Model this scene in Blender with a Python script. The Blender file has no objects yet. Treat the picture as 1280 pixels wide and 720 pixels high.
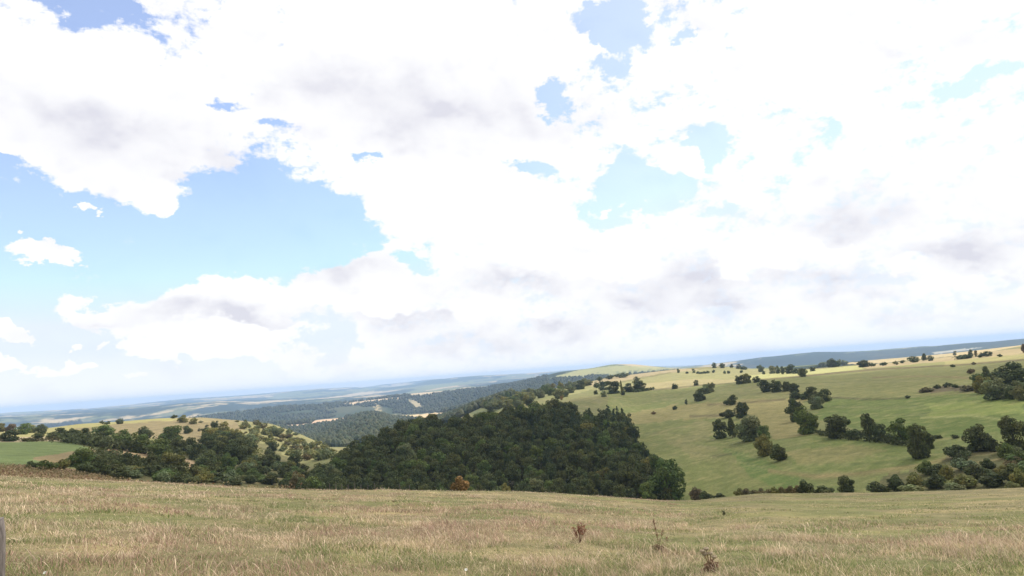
import bpy, math, random
import numpy as np
from mathutils import Matrix, Vector

random.seed(7)
rng = np.random.default_rng(11)
S = bpy.context.scene
COL = S.collection
R = math.radians

# ------------------------------------------------------------------ camera
F_PX = 853.0                       # focal length in photo pixels (1280 wide)
W = np.array([-0.0734, 1.0, 107.0 / F_PX]); W /= np.linalg.norm(W)
pit = math.asin(W[2]); rol = math.asin(W[0] / math.cos(pit))
FW = np.array([0, math.cos(pit), math.sin(pit)])
U0 = np.array([0, -math.sin(pit), math.cos(pit)]); R0 = np.array([1.0, 0, 0])
RT = math.cos(rol) * R0 + math.sin(rol) * U0
UP = -math.sin(rol) * R0 + math.cos(rol) * U0

cam_d = bpy.data.cameras.new('camera'); cam = bpy.data.objects.new('camera', cam_d)
COL.objects.link(cam)
cam_d.sensor_width = 36; cam_d.lens = F_PX * 36 / 1280
cam_d.clip_start = 0.1; cam_d.clip_end = 120000
cam.matrix_world = Matrix(((RT[0], UP[0], -FW[0], 0), (RT[1], UP[1], -FW[1], 0), (RT[2], UP[2], -FW[2], 0), (0, 0, 0, 1)))
S.camera = cam

def ray(x, y):
    """world direction of a photo pixel"""
    d = (x - 640) * RT - (y - 360) * UP + F_PX * FW
    return d / np.linalg.norm(d)
def azel(x, y):
    d = ray(x, y)
    return math.atan2(d[0], d[1]), math.atan2(d[2], math.hypot(d[0], d[1]))
def proj(P):
    P = np.asarray(P, float)
    f = np.maximum(P @ FW, 1e-3)
    return 640 + F_PX * (P @ RT) / f, 360 - F_PX * (P @ UP) / f
def z_for(az, d, y):
    """height at horizontal distance d, azimuth az that shows at photo row y"""
    px, py = d * math.sin(az), d * math.cos(az)
    a = px * FW[0] + py * FW[1]; b = px * UP[0] + py * UP[1]
    v = y - 360
    return -(v * a + F_PX * b) / (v * FW[2] + F_PX * UP[2])

# ------------------------------------------------------------------ numpy noise
def _hash(ix, iy, s):
    h = (ix.astype(np.int64) * 374761393 + iy.astype(np.int64) * 668265263 + s * 1442695041) & 0xFFFFFFFF
    h = ((h ^ (h >> 13)) * 1274126177) & 0xFFFFFFFF
    return ((h ^ (h >> 16)) & 0xFFFF) / 65535.0
def vnoise(x, y, s=0):
    ix, iy = np.floor(x), np.floor(y); fx, fy = x - ix, y - iy
    fx = fx * fx * fx * (fx * (fx * 6 - 15) + 10); fy = fy * fy * fy * (fy * (fy * 6 - 15) + 10)
    a, b = _hash(ix, iy, s), _hash(ix + 1, iy, s); c, d = _hash(ix, iy + 1, s), _hash(ix + 1, iy + 1, s)
    return a + (b - a) * fx + (c - a) * fy + (a - b - c + d) * fx * fy
def fbm(x, y, s=0, o=4, r=0.5):
    x = np.asarray(x, float); y = np.asarray(y, float)
    t = 0; a = 1; n = 0
    for k in range(o):
        t = t + a * vnoise(x * 2 ** k + 17.3 * k, y * 2 ** k - 9.1 * k, s + k); n += a; a *= r
    return t / n

# ------------------------------------------------------------------ terrain
# every line below is a ridge, foot or dip of the land: (photo x, photo row, distance in m)
CREST = [(-160, 592, 58), (-60, 594, 60), (0, 596, 62), (100, 600, 63), (200, 604, 64), (300, 609, 66), (400, 613, 68), (500, 613, 70), (575, 614, 72),
         (640, 614, 74), (700, 617, 75), (760, 621, 76), (830, 626, 76), (870, 626, 78), (910, 621, 84), (950, 617, 90), (1000, 617, 94),
         (1100, 616, 96), (1200, 613, 96), (1280, 610, 95), (1400, 605, 92), (1500, 600, 90)]
def below(line, dy, dd):
    return [(x, y + dy, d + dd) for x, y, d in line]
LAYERS = [
    CREST,
    [(-160, 599, 84), (0, 602, 86), (100, 609, 88), (200, 618, 105), (300, 628, 112), (400, 634, 115), (640, 636, 118), (760, 640, 118), (850, 644, 118), (950, 636, 122), (1100, 632, 122), (1280, 624, 118), (1500, 612, 110)],
    [(-160, 591, 112), (0, 592, 112), (100, 598, 122), (200, 608, 160), (300, 614, 180), (400, 618, 190), (500, 619, 190), (600, 619, 190), (700, 622, 190), (780, 626, 190), (840, 631, 185), (900, 628, 175), (950, 622, 165), (1000, 620, 158), (1100, 619, 150), (1200, 616, 140), (1280, 613, 132), (1500, 603, 122)],
    [(-160, 577, 190), (0, 577, 185), (100, 579, 195), (200, 590, 220), (300, 592, 235), (380, 598, 230), (430, 592, 225), (500, 585, 230), (600, 580, 235), (700, 580, 240), (760, 583, 240), (800, 588, 235), (850, 583, 235), (900, 576, 230), (950, 577, 215), (1000, 577, 200), (1050, 577, 190), (1150, 574, 180), (1280, 571, 165), (1500, 560, 150)],
    [(-160, 556, 300), (0, 554, 300), (100, 554, 300), (200, 565, 300), (300, 570, 310), (380, 582, 310), (430, 575, 275), (500, 560, 280), (600, 550, 290), (700, 545, 300), (760, 555, 300), (800, 556, 315), (850, 536, 340), (900, 531, 330), (950, 530, 300), (1000, 530, 285), (1050, 530, 270), (1150, 530, 240), (1280, 527, 215), (1500, 516, 200)],
    [(-160, 549, 380), (0, 547, 380), (100, 546, 390), (200, 548, 430), (300, 547, 440), (380, 568, 420), (440, 572, 330), (500, 547, 345), (540, 541, 350), (580, 533, 353), (620, 525, 357), (660, 521, 360), (700, 522, 365), (740, 528, 365), (770, 535, 365), (785, 524, 430), (850, 502, 500), (900, 498, 460), (950, 497, 420), (1000, 495, 400), (1050, 494, 380), (1150, 492, 340), (1280, 490, 290), (1500, 478, 270)],
    [(-160, 545, 650), (0, 538, 650), (60, 535, 640), (100, 530, 640), (150, 527, 640), (200, 523, 640), (250, 521.5, 640), (300, 526, 640), (340, 530, 640), (380, 545, 600), (420, 563, 520), (450, 572, 420), (500, 558, 420), (560, 553, 430), (600, 545, 440), (640, 533, 450), (680, 512, 480), (720, 500, 520), (760, 493, 560), (800, 486, 620), (850, 481, 640), (900, 479, 620), (950, 476, 580), (1000, 473, 540), (1050, 473, 520), (1100, 471, 500), (1150, 468, 480), (1200, 466, 450), (1280, 462, 400), (1500, 446, 380)],
    [(-160, 558, 800), (0, 552, 800), (200, 540, 800), (300, 545, 800), (380, 560, 760), (440, 565, 700), (500, 553, 700), (560, 540, 700), (600, 520, 680), (640, 505, 650), (680, 498, 650), (720, 492, 680), (760, 484, 750), (800, 475, 850), (850, 470, 900), (900, 468, 900), (950, 469, 850), (1000, 467, 760), (1050, 463, 720), (1100, 459, 700), (1150, 455, 680), (1200, 452, 640), (1280, 444, 580), (1500, 424, 560)],
    [(-160, 572, 1100), (0, 562, 1100), (200, 555, 1100), (300, 555, 1100), (380, 556, 1000), (440, 555, 1000), (500, 545, 1000), (560, 528, 950), (600, 510, 900), (640, 498, 850), (680, 490, 850), (720, 482, 900), (760, 472, 1050), (800, 467, 1150), (850, 461, 1200), (900, 458, 1200), (950, 461.5, 1150), (1000, 462, 1050), (1050, 458, 950), (1100, 454.5, 920), (1150, 450, 900), (1200, 444.5, 850), (1280, 435, 780), (1500, 412, 740)],
    [(-160, 566, 1700), (0, 556, 1700), (200, 545, 1600), (280, 538, 1600), (330, 536, 1700), (370, 541, 1750), (400, 537, 1800), (430, 529, 1800), (446, 523, 1800), (460, 518.5, 1800), (475, 520, 1800), (490, 525, 1800), (520, 531, 1700), (560, 520, 1500), (600, 506, 1300), (640, 492, 1200), (680, 487, 1200), (720, 485, 1300), (760, 478, 1500), (850, 469, 1600), (950, 469, 1500), (1050, 466, 1350), (1150, 457, 1200), (1280, 440, 1000), (1500, 418, 950)],
    [(-160, 562, 2400), (0, 552, 2400), (200, 540, 2300), (280, 532, 2300), (330, 531, 2300), (370, 530, 2300), (400, 525, 2300), (430, 522.5, 2300), (470, 521, 2300), (500, 520, 2300), (540, 518, 2200), (580, 510, 2000), (620, 502, 1800), (660, 492, 1700), (700, 487, 1700), (760, 476, 2000), (850, 466, 2100), (950, 460.5, 2000), (1000, 458, 1900), (1050, 454, 1800), (1100, 450, 1700), (1150, 446, 1600), (1200, 441, 1500), (1280, 431.5, 1300), (1500, 408, 1200)],
    [(-160, 565, 2900), (0, 555, 2900), (200, 545, 2800), (280, 538, 2800), (400, 530, 2800), (500, 524, 2800), (560, 514, 2700), (620, 503, 2400), (660, 492, 2300), (700, 483, 2300), (760, 474, 2500), (850, 469, 2700), (950, 467, 2700), (1050, 460, 2500), (1150, 450, 2300), (1280, 437, 2000), (1500, 414, 1900)],
    [(-160, 560, 3800), (0, 548, 3800), (150, 534, 3800), (230, 524, 3800), (250, 520, 3800), (300, 514, 3800), (350, 508, 3800), (400, 505, 3800), (450, 500, 3800), (490, 496, 3800), (520, 491, 3800), (560, 488.5, 3800), (600, 485, 3700), (640, 480, 3600), (660, 475.5, 3500), (682, 469, 3400), (700, 464.5, 3400), (740, 459.5, 3400), (765, 454.8, 3400), (790, 454.6, 3400), (815, 457, 3400), (840, 459.5, 3400), (880, 462.5, 3400), (950, 465, 3500), (1050, 460, 3300), (1150, 450, 3000), (1280, 436, 2700), (1500, 412, 2600)],
    [(-160, 556, 4900), (0, 543, 4900), (200, 526, 4900), (300, 518, 4900), (400, 509, 4900), (500, 499, 4900), (600, 491, 4900), (660, 483, 4900), (760, 470, 4900), (850, 466, 4900), (950, 464, 4900), (1050, 458, 4700), (1150, 448, 4500), (1280, 435, 4200), (1500, 412, 4000)],
    [(-160, 538, 7000), (0, 522, 7000), (100, 517, 7000), (160, 513, 7000), (230, 506, 7000), (280, 502, 7000), (320, 504, 7000), (400, 497, 7000), (470, 491, 7000), (500, 490, 7000), (560, 483, 7000), (640, 477, 7000), (700, 469, 6800), (760, 464, 6500), (850, 460.5, 6300), (880, 459, 6200), (930, 452, 6000), (960, 448, 6000), (1020, 441, 6000), (1060, 440.5, 6000), (1120, 436, 6000), (1200, 429, 6000), (1240, 426.5, 6000), (1280, 421.5, 6000), (1340, 413, 6000), (1500, 402, 6000)],
    [(-160, 537, 9500), (0, 520.5, 9500), (200, 508, 9500), (400, 495, 9500), (560, 481, 9500), (700, 468, 9500), (850, 464, 9500), (930, 458, 9500), (1060, 447, 9500), (1280, 430, 9500), (1500, 410, 9500)],
    [(-160, 529, 15000), (0, 516, 15000), (100, 511, 15000), (160, 507, 15000), (250, 499, 15000), (320, 495, 15000), (360, 490.5, 15000), (400, 487, 15000), (440, 485.5, 15000), (500, 483, 15000), (540, 475, 15000), (600, 469, 15000), (640, 466.5, 15000), (680, 464, 15000), (750, 461.5, 15000), (900, 457, 15000), (1060, 446, 15000), (1280, 430, 15000), (1500, 410, 15000)],
    [(-160, 530.5, 16600), (0, 518, 16600), (640, 468.5, 16600), (900, 459, 16600), (1280, 431, 16600), (1500, 412, 16600)],
]
AZ = np.concatenate([np.linspace(R(-180), R(-60), 40)[:-1], np.linspace(R(-60), R(-41), 60)[:-1], np.linspace(R(-41), R(41), 860), np.linspace(R(41), R(60), 60)[1:], np.linspace(R(60), R(180), 40)[1:]])
DD = np.concatenate([[0.0, 0.6, 1.2, 2, 3], np.geomspace(4, 16600, 560)])

def az_interp(line):
    pts = []
    for x, y, d in line:
        a, _ = azel(x, y)
        pts.append((a, z_for(a, d, y) / d, math.log(d)))
    pts.sort()
    p = np.array(pts)
    # behind the camera the land is a plain continuation
    azs = np.concatenate([[R(-180), R(-120)], p[:, 0], [R(120), R(180)]])
    back = 0.5 * (p[0, 1] + p[-1, 1]); bl = 0.5 * (p[0, 2] + p[-1, 2])
    el = np.concatenate([[back, p[0, 1]], p[:, 1], [p[-1, 1], back]])
    ld = np.concatenate([[bl, p[0, 2]], p[:, 2], [p[-1, 2], bl]])
    k = np.interp(AZ, azs, el); l = np.interp(AZ, azs, ld)
    return k, np.exp(l)
def smooth_az(v, n):
    ker = np.hanning(n + 2)[1:-1]; ker /= ker.sum()
    m = slice(39, 39 + 59 + 860 + 60)
    w = np.concatenate([np.full(n, v[m][0]), v[m], np.full(n, v[m][-1])])
    v = v.copy(); v[m] = np.convolve(w, ker, 'same')[n:-n]
    return v
kd, kz = [], []
for i, L in enumerate(LAYERS):
    el, d = az_interp(L)
    el = smooth_az(el, 9 if i > 10 else 15); d = smooth_az(d, 25)
    kd.append(d); kz.append(el * d)
EYE = 1.7
zc, dc = kz[0], kd[0]
near_d = [0.0, 8.0, 25.0, 48.0]
for nd in reversed(near_d):
    t = nd / dc
    kd.insert(0, np.full_like(dc, nd) if nd < 40 else dc * 0.72)
    tt = kd[0] / dc
    kz.insert(0, -EYE + (zc + EYE) * (tt * 1.0) + 0.10 * np.sin(np.pi * tt) * 0.0)
kd.append(np.full_like(dc, 16800.0)); kz.append(kz[-1] - 5)
KD = np.array(kd).T; KZ = np.array(kz).T          # [nAz, K]

def pchip_rows(X, Y, xq):
    """monotone cubic along each row"""
    h = np.diff(X, axis=1); s = np.diff(Y, axis=1) / h
    m = np.zeros_like(Y)
    w1 = 2 * h[:, 1:] + h[:, :-1]; w2 = h[:, 1:] + 2 * h[:, :-1]
    same = (s[:, :-1] * s[:, 1:]) > 0
    with np.errstate(all='ignore'):
        hm = (w1 + w2) / (w1 / s[:, :-1] + w2 / s[:, 1:])
    m[:, 1:-1] = np.where(same, hm, 0); m[:, 0] = s[:, 0]; m[:, -1] = s[:, -1]
    out = np.empty((X.shape[0], len(xq)))
    for r_ in range(X.shape[0]):
        k = np.clip(np.searchsorted(X[r_], xq, 'right') - 1, 0, X.shape[1] - 2)
        hh = h[r_, k]; t = (xq - X[r_, k]) / hh
        out[r_] = ((1 + 2 * t) * (1 - t) ** 2 * Y[r_, k] + t * (1 - t) ** 2 * hh * m[r_, k]
                   + t * t * (3 - 2 * t) * Y[r_, k + 1] + t * t * (t - 1) * hh * m[r_, k + 1])
    return out
EL_K = KZ                                             # interpolate height over log distance
TX = np.log(KD + 6.0); TQ = np.log(DD + 6.0)
# inside the meadow keep the exact straight plane; PCHIP in log distance beyond
Z = pchip_rows(TX, KZ, TQ)
mead = DD[None, :] < (dc * 0.85)[:, None]
lin = -EYE + (zc + EYE)[:, None] * (DD[None, :] / dc[:, None])
Z = np.where(mead, lin, Z)
GX = DD[None, :] * np.sin(AZ)[:, None]; GY = DD[None, :] * np.cos(AZ)[:, None]
# relief of the land itself
D2 = np.broadcast_to(DD[None, :], Z.shape)
Z = Z + np.where(D2 < 110, 0.10 * (fbm(GX / 5, GY / 5, 3, 3) - 0.5) * np.clip(D2 / 12, 0, 1), 0)
Z = Z + np.clip((D2 - 110) / 120, 0, 1) * 1.1 * (fbm(GX / 45, GY / 45, 5, 4) - 0.5)
far = np.clip((D2 - 900) / 1500, 0, 1)
Z = Z + far * D2 * 0.0032 * (fbm(GX / (0.0 + 700), GY / 700, 9, 5, 0.55) - 0.5)
Z = Z + far * np.clip((D2 - 3000) / 3000, 0, 1) * np.minimum(D2, 8500) * 0.012 * (fbm(GX / 1700, GY / 2400, 19, 5, 0.5) - 0.5)

LDD = np.log(DD[5:])
def ground(az, d):
    """terrain height, bilinear, arrays allowed"""
    az = np.asarray(az, float); d = np.asarray(d, float)
    i = np.clip(np.searchsorted(AZ, az, 'right') - 1, 0, len(AZ) - 2)
    j = np.clip(np.searchsorted(DD, d, 'right') - 1, 0, len(DD) - 2)
    u = (az - AZ[i]) / (AZ[i + 1] - AZ[i]); v = (d - DD[j]) / (DD[j + 1] - DD[j])
    return (Z[i, j] * (1 - u) * (1 - v) + Z[i + 1, j] * u * (1 - v) + Z[i, j + 1] * (1 - u) * v + Z[i + 1, j + 1] * u * v)
def ground_xy(x, y):
    return ground(np.arctan2(x, y), np.hypot(x, y))
def hit(x, y, dmin=3.0, dmax=25000.0):
    """where the line of sight through a photo pixel meets the land: (point, distance)"""
    a, e = azel(x, y)
    ds = DD[(DD >= dmin) & (DD <= dmax)]
    diff = ground(np.full_like(ds, a), ds) - ds * math.tan(e)
    k = np.nonzero(diff >= 0)[0]
    if len(k) == 0: return None
    k = k[0]
    if k == 0: d = ds[0]
    else:
        t = diff[k - 1] / (diff[k - 1] - diff[k]); d = ds[k - 1] + (ds[k] - ds[k - 1]) * t
    return np.array([d * math.sin(a), d * math.cos(a), float(ground(a, d))]), float(d)

def inpoly(px, py, poly):
    c = np.zeros(np.shape(px), bool); n = len(poly)
    for i in range(n):
        x1, y1 = poly[i]; x2, y2 = poly[(i + 1) % n]
        cond = ((y1 > py) != (y2 > py))
        with np.errstate(all='ignore'):
            xi = (x2 - x1) * (py - y1) / (y2 - y1 + 1e-12) + x1
        c ^= cond & (px < xi)
    return c
def lerp(a, b, t): return a + (b - a) * t

# ------------------------------------------------------------------ materials
def new_mat(name):
    m = bpy.data.materials.new(name); m.use_nodes = True
    nt = m.node_tree; nt.nodes.clear()
    return m, nt, nt.nodes.new('ShaderNodeOutputMaterial')
def N(nt, t, **kw):
    n = nt.nodes.new(t)
    for k, v in kw.items():
        if k.startswith('i_'):
            key = k[2:]; key = int(key) if key.isdigit() else key
            n.inputs[key].default_value = v
        else: setattr(n, k, v)
    return n
def foliage_mat(name, translucent=0.3, tone_attr=True):
    m, nt, out = new_mat(name)
    oi = N(nt, 'ShaderNodeObjectInfo'); at = N(nt, 'ShaderNodeAttribute', attribute_name='tone')
    mul = N(nt, 'ShaderNodeMixRGB', blend_type='MULTIPLY', i_Fac=1.0)
    nt.links.new(oi.outputs['Color'], mul.inputs['Color1']); nt.links.new(at.outputs['Color'], mul.inputs['Color2'])
    d = N(nt, 'ShaderNodeBsdfPrincipled'); d.inputs['Roughness'].default_value = 0.7
    d.inputs['Specular IOR Level'].default_value = 0.25
    t = N(nt, 'ShaderNodeBsdfTranslucent'); mx = N(nt, 'ShaderNodeMixShader', i_0=translucent)
    nt.links.new(mul.outputs[0], d.inputs['Base Color']); nt.links.new(mul.outputs[0], t.inputs['Color'])
    nt.links.new(d.outputs[0], mx.inputs[1]); nt.links.new(t.outputs[0], mx.inputs[2]); nt.links.new(mx.outputs[0], out.inputs[0])
    return m
M_leaf = foliage_mat('foliage', 0.28)
M_grass = foliage_mat('grass_blades', 0.35)
M_dry = foliage_mat('dry_plant', 0.25)
def bark_mat():
    m, nt, out = new_mat('bark')
    tc = N(nt, 'ShaderNodeTexCoord'); n = N(nt, 'ShaderNodeTexNoise', i_Scale=14.0, i_Detail=5.0)
    nt.links.new(tc.outputs['Object'], n.inputs['Vector'])
    cr = N(nt, 'ShaderNodeValToRGB'); cr.color_ramp.elements[0].color = (0.03, 0.024, 0.018, 1); cr.color_ramp.elements[1].color = (0.12, 0.10, 0.08, 1)
    d = N(nt, 'ShaderNodeBsdfPrincipled'); d.inputs['Roughness'].default_value = 0.9
    nt.links.new(n.outputs['Fac'], cr.inputs[0]); nt.links.new(cr.outputs[0], d.inputs['Base Color']); nt.links.new(d.outputs[0], out.inputs[0])
    return m
M_bark = bark_mat()
def weathered_wood():
    m, nt, out = new_mat('weathered_wood')
    tc = N(nt, 'ShaderNodeTexCoord'); mp = N(nt, 'ShaderNodeMapping'); mp.inputs['Scale'].default_value = (30, 30, 3)
    n = N(nt, 'ShaderNodeTexNoise', i_Scale=2.0, i_Detail=7.0, i_Roughness=0.7)
    nt.links.new(tc.outputs['Object'], mp.inputs[0]); nt.links.new(mp.outputs[0], n.inputs['Vector'])
    cr = N(nt, 'ShaderNodeValToRGB'); cr.color_ramp.elements[0].position = 0.32; cr.color_ramp.elements[0].color = (0.045, 0.035, 0.032, 1)
    cr.color_ramp.elements[1].position = 0.7; cr.color_ramp.elements[1].color = (0.22, 0.19, 0.175, 1)
    b = N(nt, 'ShaderNodeBump', i_Strength=0.8, i_Distance=0.01)
    d = N(nt, 'ShaderNodeBsdfPrincipled'); d.inputs['Roughness'].default_value = 0.92
    nt.links.new(n.outputs['Fac'], cr.inputs[0]); nt.links.new(cr.outputs[0], d.inputs['Base Color'])
    nt.links.new(n.outputs['Fac'], b.inputs['Height']); nt.links.new(b.outputs[0], d.inputs['Normal']); nt.links.new(d.outputs[0], out.inputs[0])
    return m
M_post = weathered_wood()

def ground_mat():
    m, nt, out = new_mat('land')
    at = N(nt, 'ShaderNodeAttribute', attribute_name='field')
    tc = N(nt, 'ShaderNodeTexCoord')
    # several grains of turf: tufts of half a metre, tussocks of a few metres, broad sward changes
    n1 = N(nt, 'ShaderNodeTexNoise', i_Scale=1.6, i_Detail=4.0, i_Roughness=0.65)
    n2 = N(nt, 'ShaderNodeTexNoise', i_Scale=0.22, i_Detail=5.0, i_Roughness=0.65)
    n3 = N(nt, 'ShaderNodeTexNoise', i_Scale=0.03, i_Detail=5.0, i_Roughness=0.6)
    for n in (n1, n2, n3): nt.links.new(tc.outputs['Object'], n.inputs['Vector'])
    def mr(n, lo, hi, a=0.3, b=0.7):
        q = N(nt, 'ShaderNodeMapRange'); q.inputs[1].default_value = a; q.inputs[2].default_value = b; q.inputs[3].default_value = lo; q.inputs[4].default_value = hi
        nt.links.new(n.outputs['Fac'], q.inputs[0]); return q
    q1, q2, q3 = mr(n1, 0.78, 1.22), mr(n2, 0.82, 1.18), mr(n3, 0.9, 1.1)
    p = N(nt, 'ShaderNodeMath', operation='MULTIPLY'); p2 = N(nt, 'ShaderNodeMath', operation='MULTIPLY')
    nt.links.new(q1.outputs[0], p.inputs[0]); nt.links.new(q2.outputs[0], p.inputs[1]); nt.links.new(p.outputs[0], p2.inputs[0]); nt.links.new(q3.outputs[0], p2.inputs[1])
    hue = N(nt, 'ShaderNodeMixRGB', blend_type='MIX'); hue.inputs['Color2'].default_value = (0.34, 0.25, 0.12, 1)
    q4 = mr(n2, 0.0, 0.35, 0.48, 0.7); dryf = N(nt, 'ShaderNodeMath', operation='MULTIPLY')
    nt.links.new(q4.outputs[0], dryf.inputs[0]); nt.links.new(at.outputs['Alpha'], dryf.inputs[1])
    nt.links.new(dryf.outputs[0], hue.inputs['Fac']); nt.links.new(at.outputs['Color'], hue.inputs['Color1'])
    mul = N(nt, 'ShaderNodeVectorMath', operation='SCALE')
    nt.links.new(hue.outputs[0], mul.inputs[0]); nt.links.new(p2.outputs[0], mul.inputs['Scale'])
    d = N(nt, 'ShaderNodeBsdfPrincipled'); d.inputs['Roughness'].default_value = 0.95; d.inputs['Specular IOR Level'].default_value = 0.1
    bm_ = N(nt, 'ShaderNodeBump', i_Strength=0.55, i_Distance=0.5)
    nt.links.new(n1.outputs['Fac'], bm_.inputs['Height'])
    nt.links.new(mul.outputs[0], d.inputs['Base Color']); nt.links.new(bm_.outputs[0], d.inputs['Normal']); nt.links.new(d.outputs[0], out.inputs[0])
    return m

# ------------------------------------------------------------------ object helpers
def fast_mesh(name, V, faces_flat, sizes, mats=(), attrs=None, mat_idx=None, smooth=False):
    me = bpy.data.meshes.new(name)
    V = np.ascontiguousarray(V, np.float32)
    me.vertices.add(len(V)); me.vertices.foreach_set('co', V.ravel())
    sizes = np.asarray(sizes, np.int32); ff = np.asarray(faces_flat, np.int32)
    me.loops.add(len(ff)); me.loops.foreach_set('vertex_index', ff)
    me.polygons.add(len(sizes))
    st = np.zeros(len(sizes), np.int32); st[1:] = np.cumsum(sizes)[:-1]
    me.polygons.foreach_set('loop_start', st)
    if mat_idx is not None: me.polygons.foreach_set('material_index', np.asarray(mat_idx, np.int32))
    me.polygons.foreach_set('use_smooth', np.full(len(sizes), smooth))
    for m in mats: me.materials.append(m)
    if attrs:
        for an, arr in attrs.items():
            a = me.attributes.new(an, 'FLOAT_COLOR', 'POINT')
            arr = np.asarray(arr, np.float32)
            if arr.shape[1] == 3: arr = np.concatenate([arr, np.ones((len(arr), 1), np.float32)], 1)
            a.data.foreach_set('color', np.ascontiguousarray(arr).ravel())
    me.update(calc_edges=True)
    return me
def link(name, data, parent=None, loc=None, rotz=0.0, scale=None):
    o = bpy.data.objects.new(name, data); COL.objects.link(o)
    if parent is not None: o.parent = parent
    if loc is not None: o.location = loc
    o.rotation_euler = (0, 0, rotz)
    if scale is not None: o.scale = scale
    return o
def tag(o, label=None, cat=None, group=None, kind=None):
    if label: o['label'] = label
    if cat: o['category'] = cat
    if group: o['group'] = group
    if kind: o['kind'] = kind
    return o

# ------------------------------------------------------------------ the land, one sheet
STRAW = (0.30, 0.235, 0.125); GREEN = (0.105, 0.135, 0.038); OLIVE = (0.185, 0.172, 0.072); YGREEN = (0.30, 0.275, 0.10)
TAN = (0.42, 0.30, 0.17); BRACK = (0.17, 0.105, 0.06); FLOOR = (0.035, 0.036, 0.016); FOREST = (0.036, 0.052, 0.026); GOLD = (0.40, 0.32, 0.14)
BROWN = (0.22, 0.15, 0.08)
P = np.stack([GX.ravel(), GY.ravel(), Z.ravel()], 1)
PX, PY = proj(P); PX = PX.reshape(Z.shape); PY = PY.reshape(Z.shape)
front = np.abs(AZ)[:, None] < R(60)
nA = fbm(GX / 60, GY / 60, 31, 4); nB = fbm(GX / 18, GY / 18, 33, 4); nC = fbm(GX / 250, GY / 250, 37, 4); nF = fbm(GX / 900, GY / 900, 41, 5, 0.55)
C = np.empty(Z.shape + (4,)); C[..., 3] = 1.0
def setc(mask, col, alpha=None):
    for k in range(3): C[..., k] = lerp(C[..., k], col[k], mask)
    if alpha is not None: C[..., 3] = lerp(C[..., 3], alpha, mask)
setc(np.ones_like(Z), OLIVE)
def step(a, b, x): t = np.clip((x - a) / (b - a), 0, 1); return t * t * (3 - 2 * t)
# near meadow
m1 = step(0.42, 0.62, fbm(GX / 7, GY / 7, 51, 4))
setc((D2 < 112) * 1.0, (0.16, 0.138, 0.07)); setc((D2 < 112) * m1 * 0.7, (0.11, 0.12, 0.042), 0.6)
# pasture colour drifting between green, olive and dry
mid = (D2 >= 105) & (D2 < 1500)
setc(mid * step(0.40, 0.62, nA) * 0.45, (0.23, 0.19, 0.092)); setc(mid * step(0.45, 0.68, nC) * 0.6, (0.14, 0.16, 0.055)); setc(mid * step(0.5, 0.7, nB) * 0.2, (0.23, 0.18, 0.10))
# far country: patchwork of pale fields and woods
ff = D2 >= 1300
setc(ff * 1.0, (0.12, 0.125, 0.055), 0.3)
big1 = fbm(GX / 520, GY / 900, 81, 5, 0.62); cell = fbm(GX / 420 + 5, GY / 1300, 77, 5, 0.62)
setc(ff * step(0.52, 0.58, cell) * 0.9, (0.44, 0.34, 0.19)); setc(ff * step(0.47, 0.42, cell) * 0.7, (0.15, 0.17, 0.065))
setc(ff * step(0.49, 0.53, big1), (0.022, 0.034, 0.018), 0.0)
# zones of the land: (outline in the photo, distance range, colour, strength, softness of the noise on the edge)
def zone(poly, d0, d1, col, k=1.0, rough=3.0, alpha=None, tex=0.0):
    jx = (fbm(GX / 14, GY / 14, 61, 3) - 0.5) * 2 * rough * 2; jy = (fbm(GX / 14, GY / 14, 62, 3) - 0.5) * rough * 1.2
    m = inpoly(PX + jx, PY + jy, poly) & (D2 >= d0) & (D2 < d1) & front
    kk = k * (1 - tex + tex * step(0.35, 0.6, nB)) if tex else k
    setc(m * kk, col, alpha)
def strip(line, d0, d1, col, w=1.2, k=0.8):
    l = np.array(line); yy = np.interp(PX, l[:, 0], l[:, 1])
    m = np.exp(-((PY - yy + (nB - 0.5) * 1.5) / w) ** 2) * (PX > l[0, 0]) * (PX < l[-1, 0]) * ((D2 >= d0) & (D2 < d1) & front)
    setc(m * k, col)
# left hill
zone([(-200, 601), (-200, 575), (0, 577), (60, 583), (120, 590), (180, 604), (180, 620), (-200, 620)], 72, 230, BRACK, 0.95, 4, 0.3)
zone([(-200, 577), (-200, 549), (0, 551), (80, 552), (112, 559), (122, 566), (90, 572), (50, 578), (0, 584)], 150, 420, (0.145, 0.185, 0.066), 1, 2, 0.25)
zone([(40, 572), (75, 566), (100, 563), (130, 560), (150, 560), (185, 566), (205, 570), (140, 580), (60, 582)], 150, 420, (0.25, 0.18, 0.095), 0.85, 3)
zone([(122, 560), (150, 559), (182, 565), (192, 570), (150, 572), (126, 569)], 150, 500, TAN, 0.85, 2)
zone([(-200, 552), (-200, 545), (0, 547), (85, 545), (92, 551), (60, 552), (0, 553)], 300, 480, (0.40, 0.31, 0.2), 0.7, 2)
zone([(-200, 549), (-200, 525), (0, 538), (60, 534), (110, 529), (215, 521), (228, 523), (200, 532), (160, 535), (110, 543), (60, 548)], 380, 720, (0.27, 0.245, 0.10), 1, 1.5, 0.6)
zone([(90, 536), (140, 531), (200, 526), (300, 524), (310, 535), (290, 548), (250, 566), (230, 560), (190, 548), (150, 545)], 360, 720, (0.20, 0.16, 0.085), 0.9, 3)
zone([(215, 519), (300, 524), (312, 530), (262, 529), (225, 526)], 400, 760, (0.235, 0.195, 0.10), 0.9, 2)
zone([(296, 526), (345, 528), (392, 545), (440, 566), (420, 580), (380, 580), (345, 566), (310, 548)], 350, 760, (0.205, 0.195, 0.085), 0.9, 4, 0.8)
zone([(300, 545), (330, 552), (360, 570), (395, 590), (395, 618), (150, 612), (150, 585), (240, 565)], 140, 440, (0.10, 0.095, 0.04), 0.9, 5)
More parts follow.
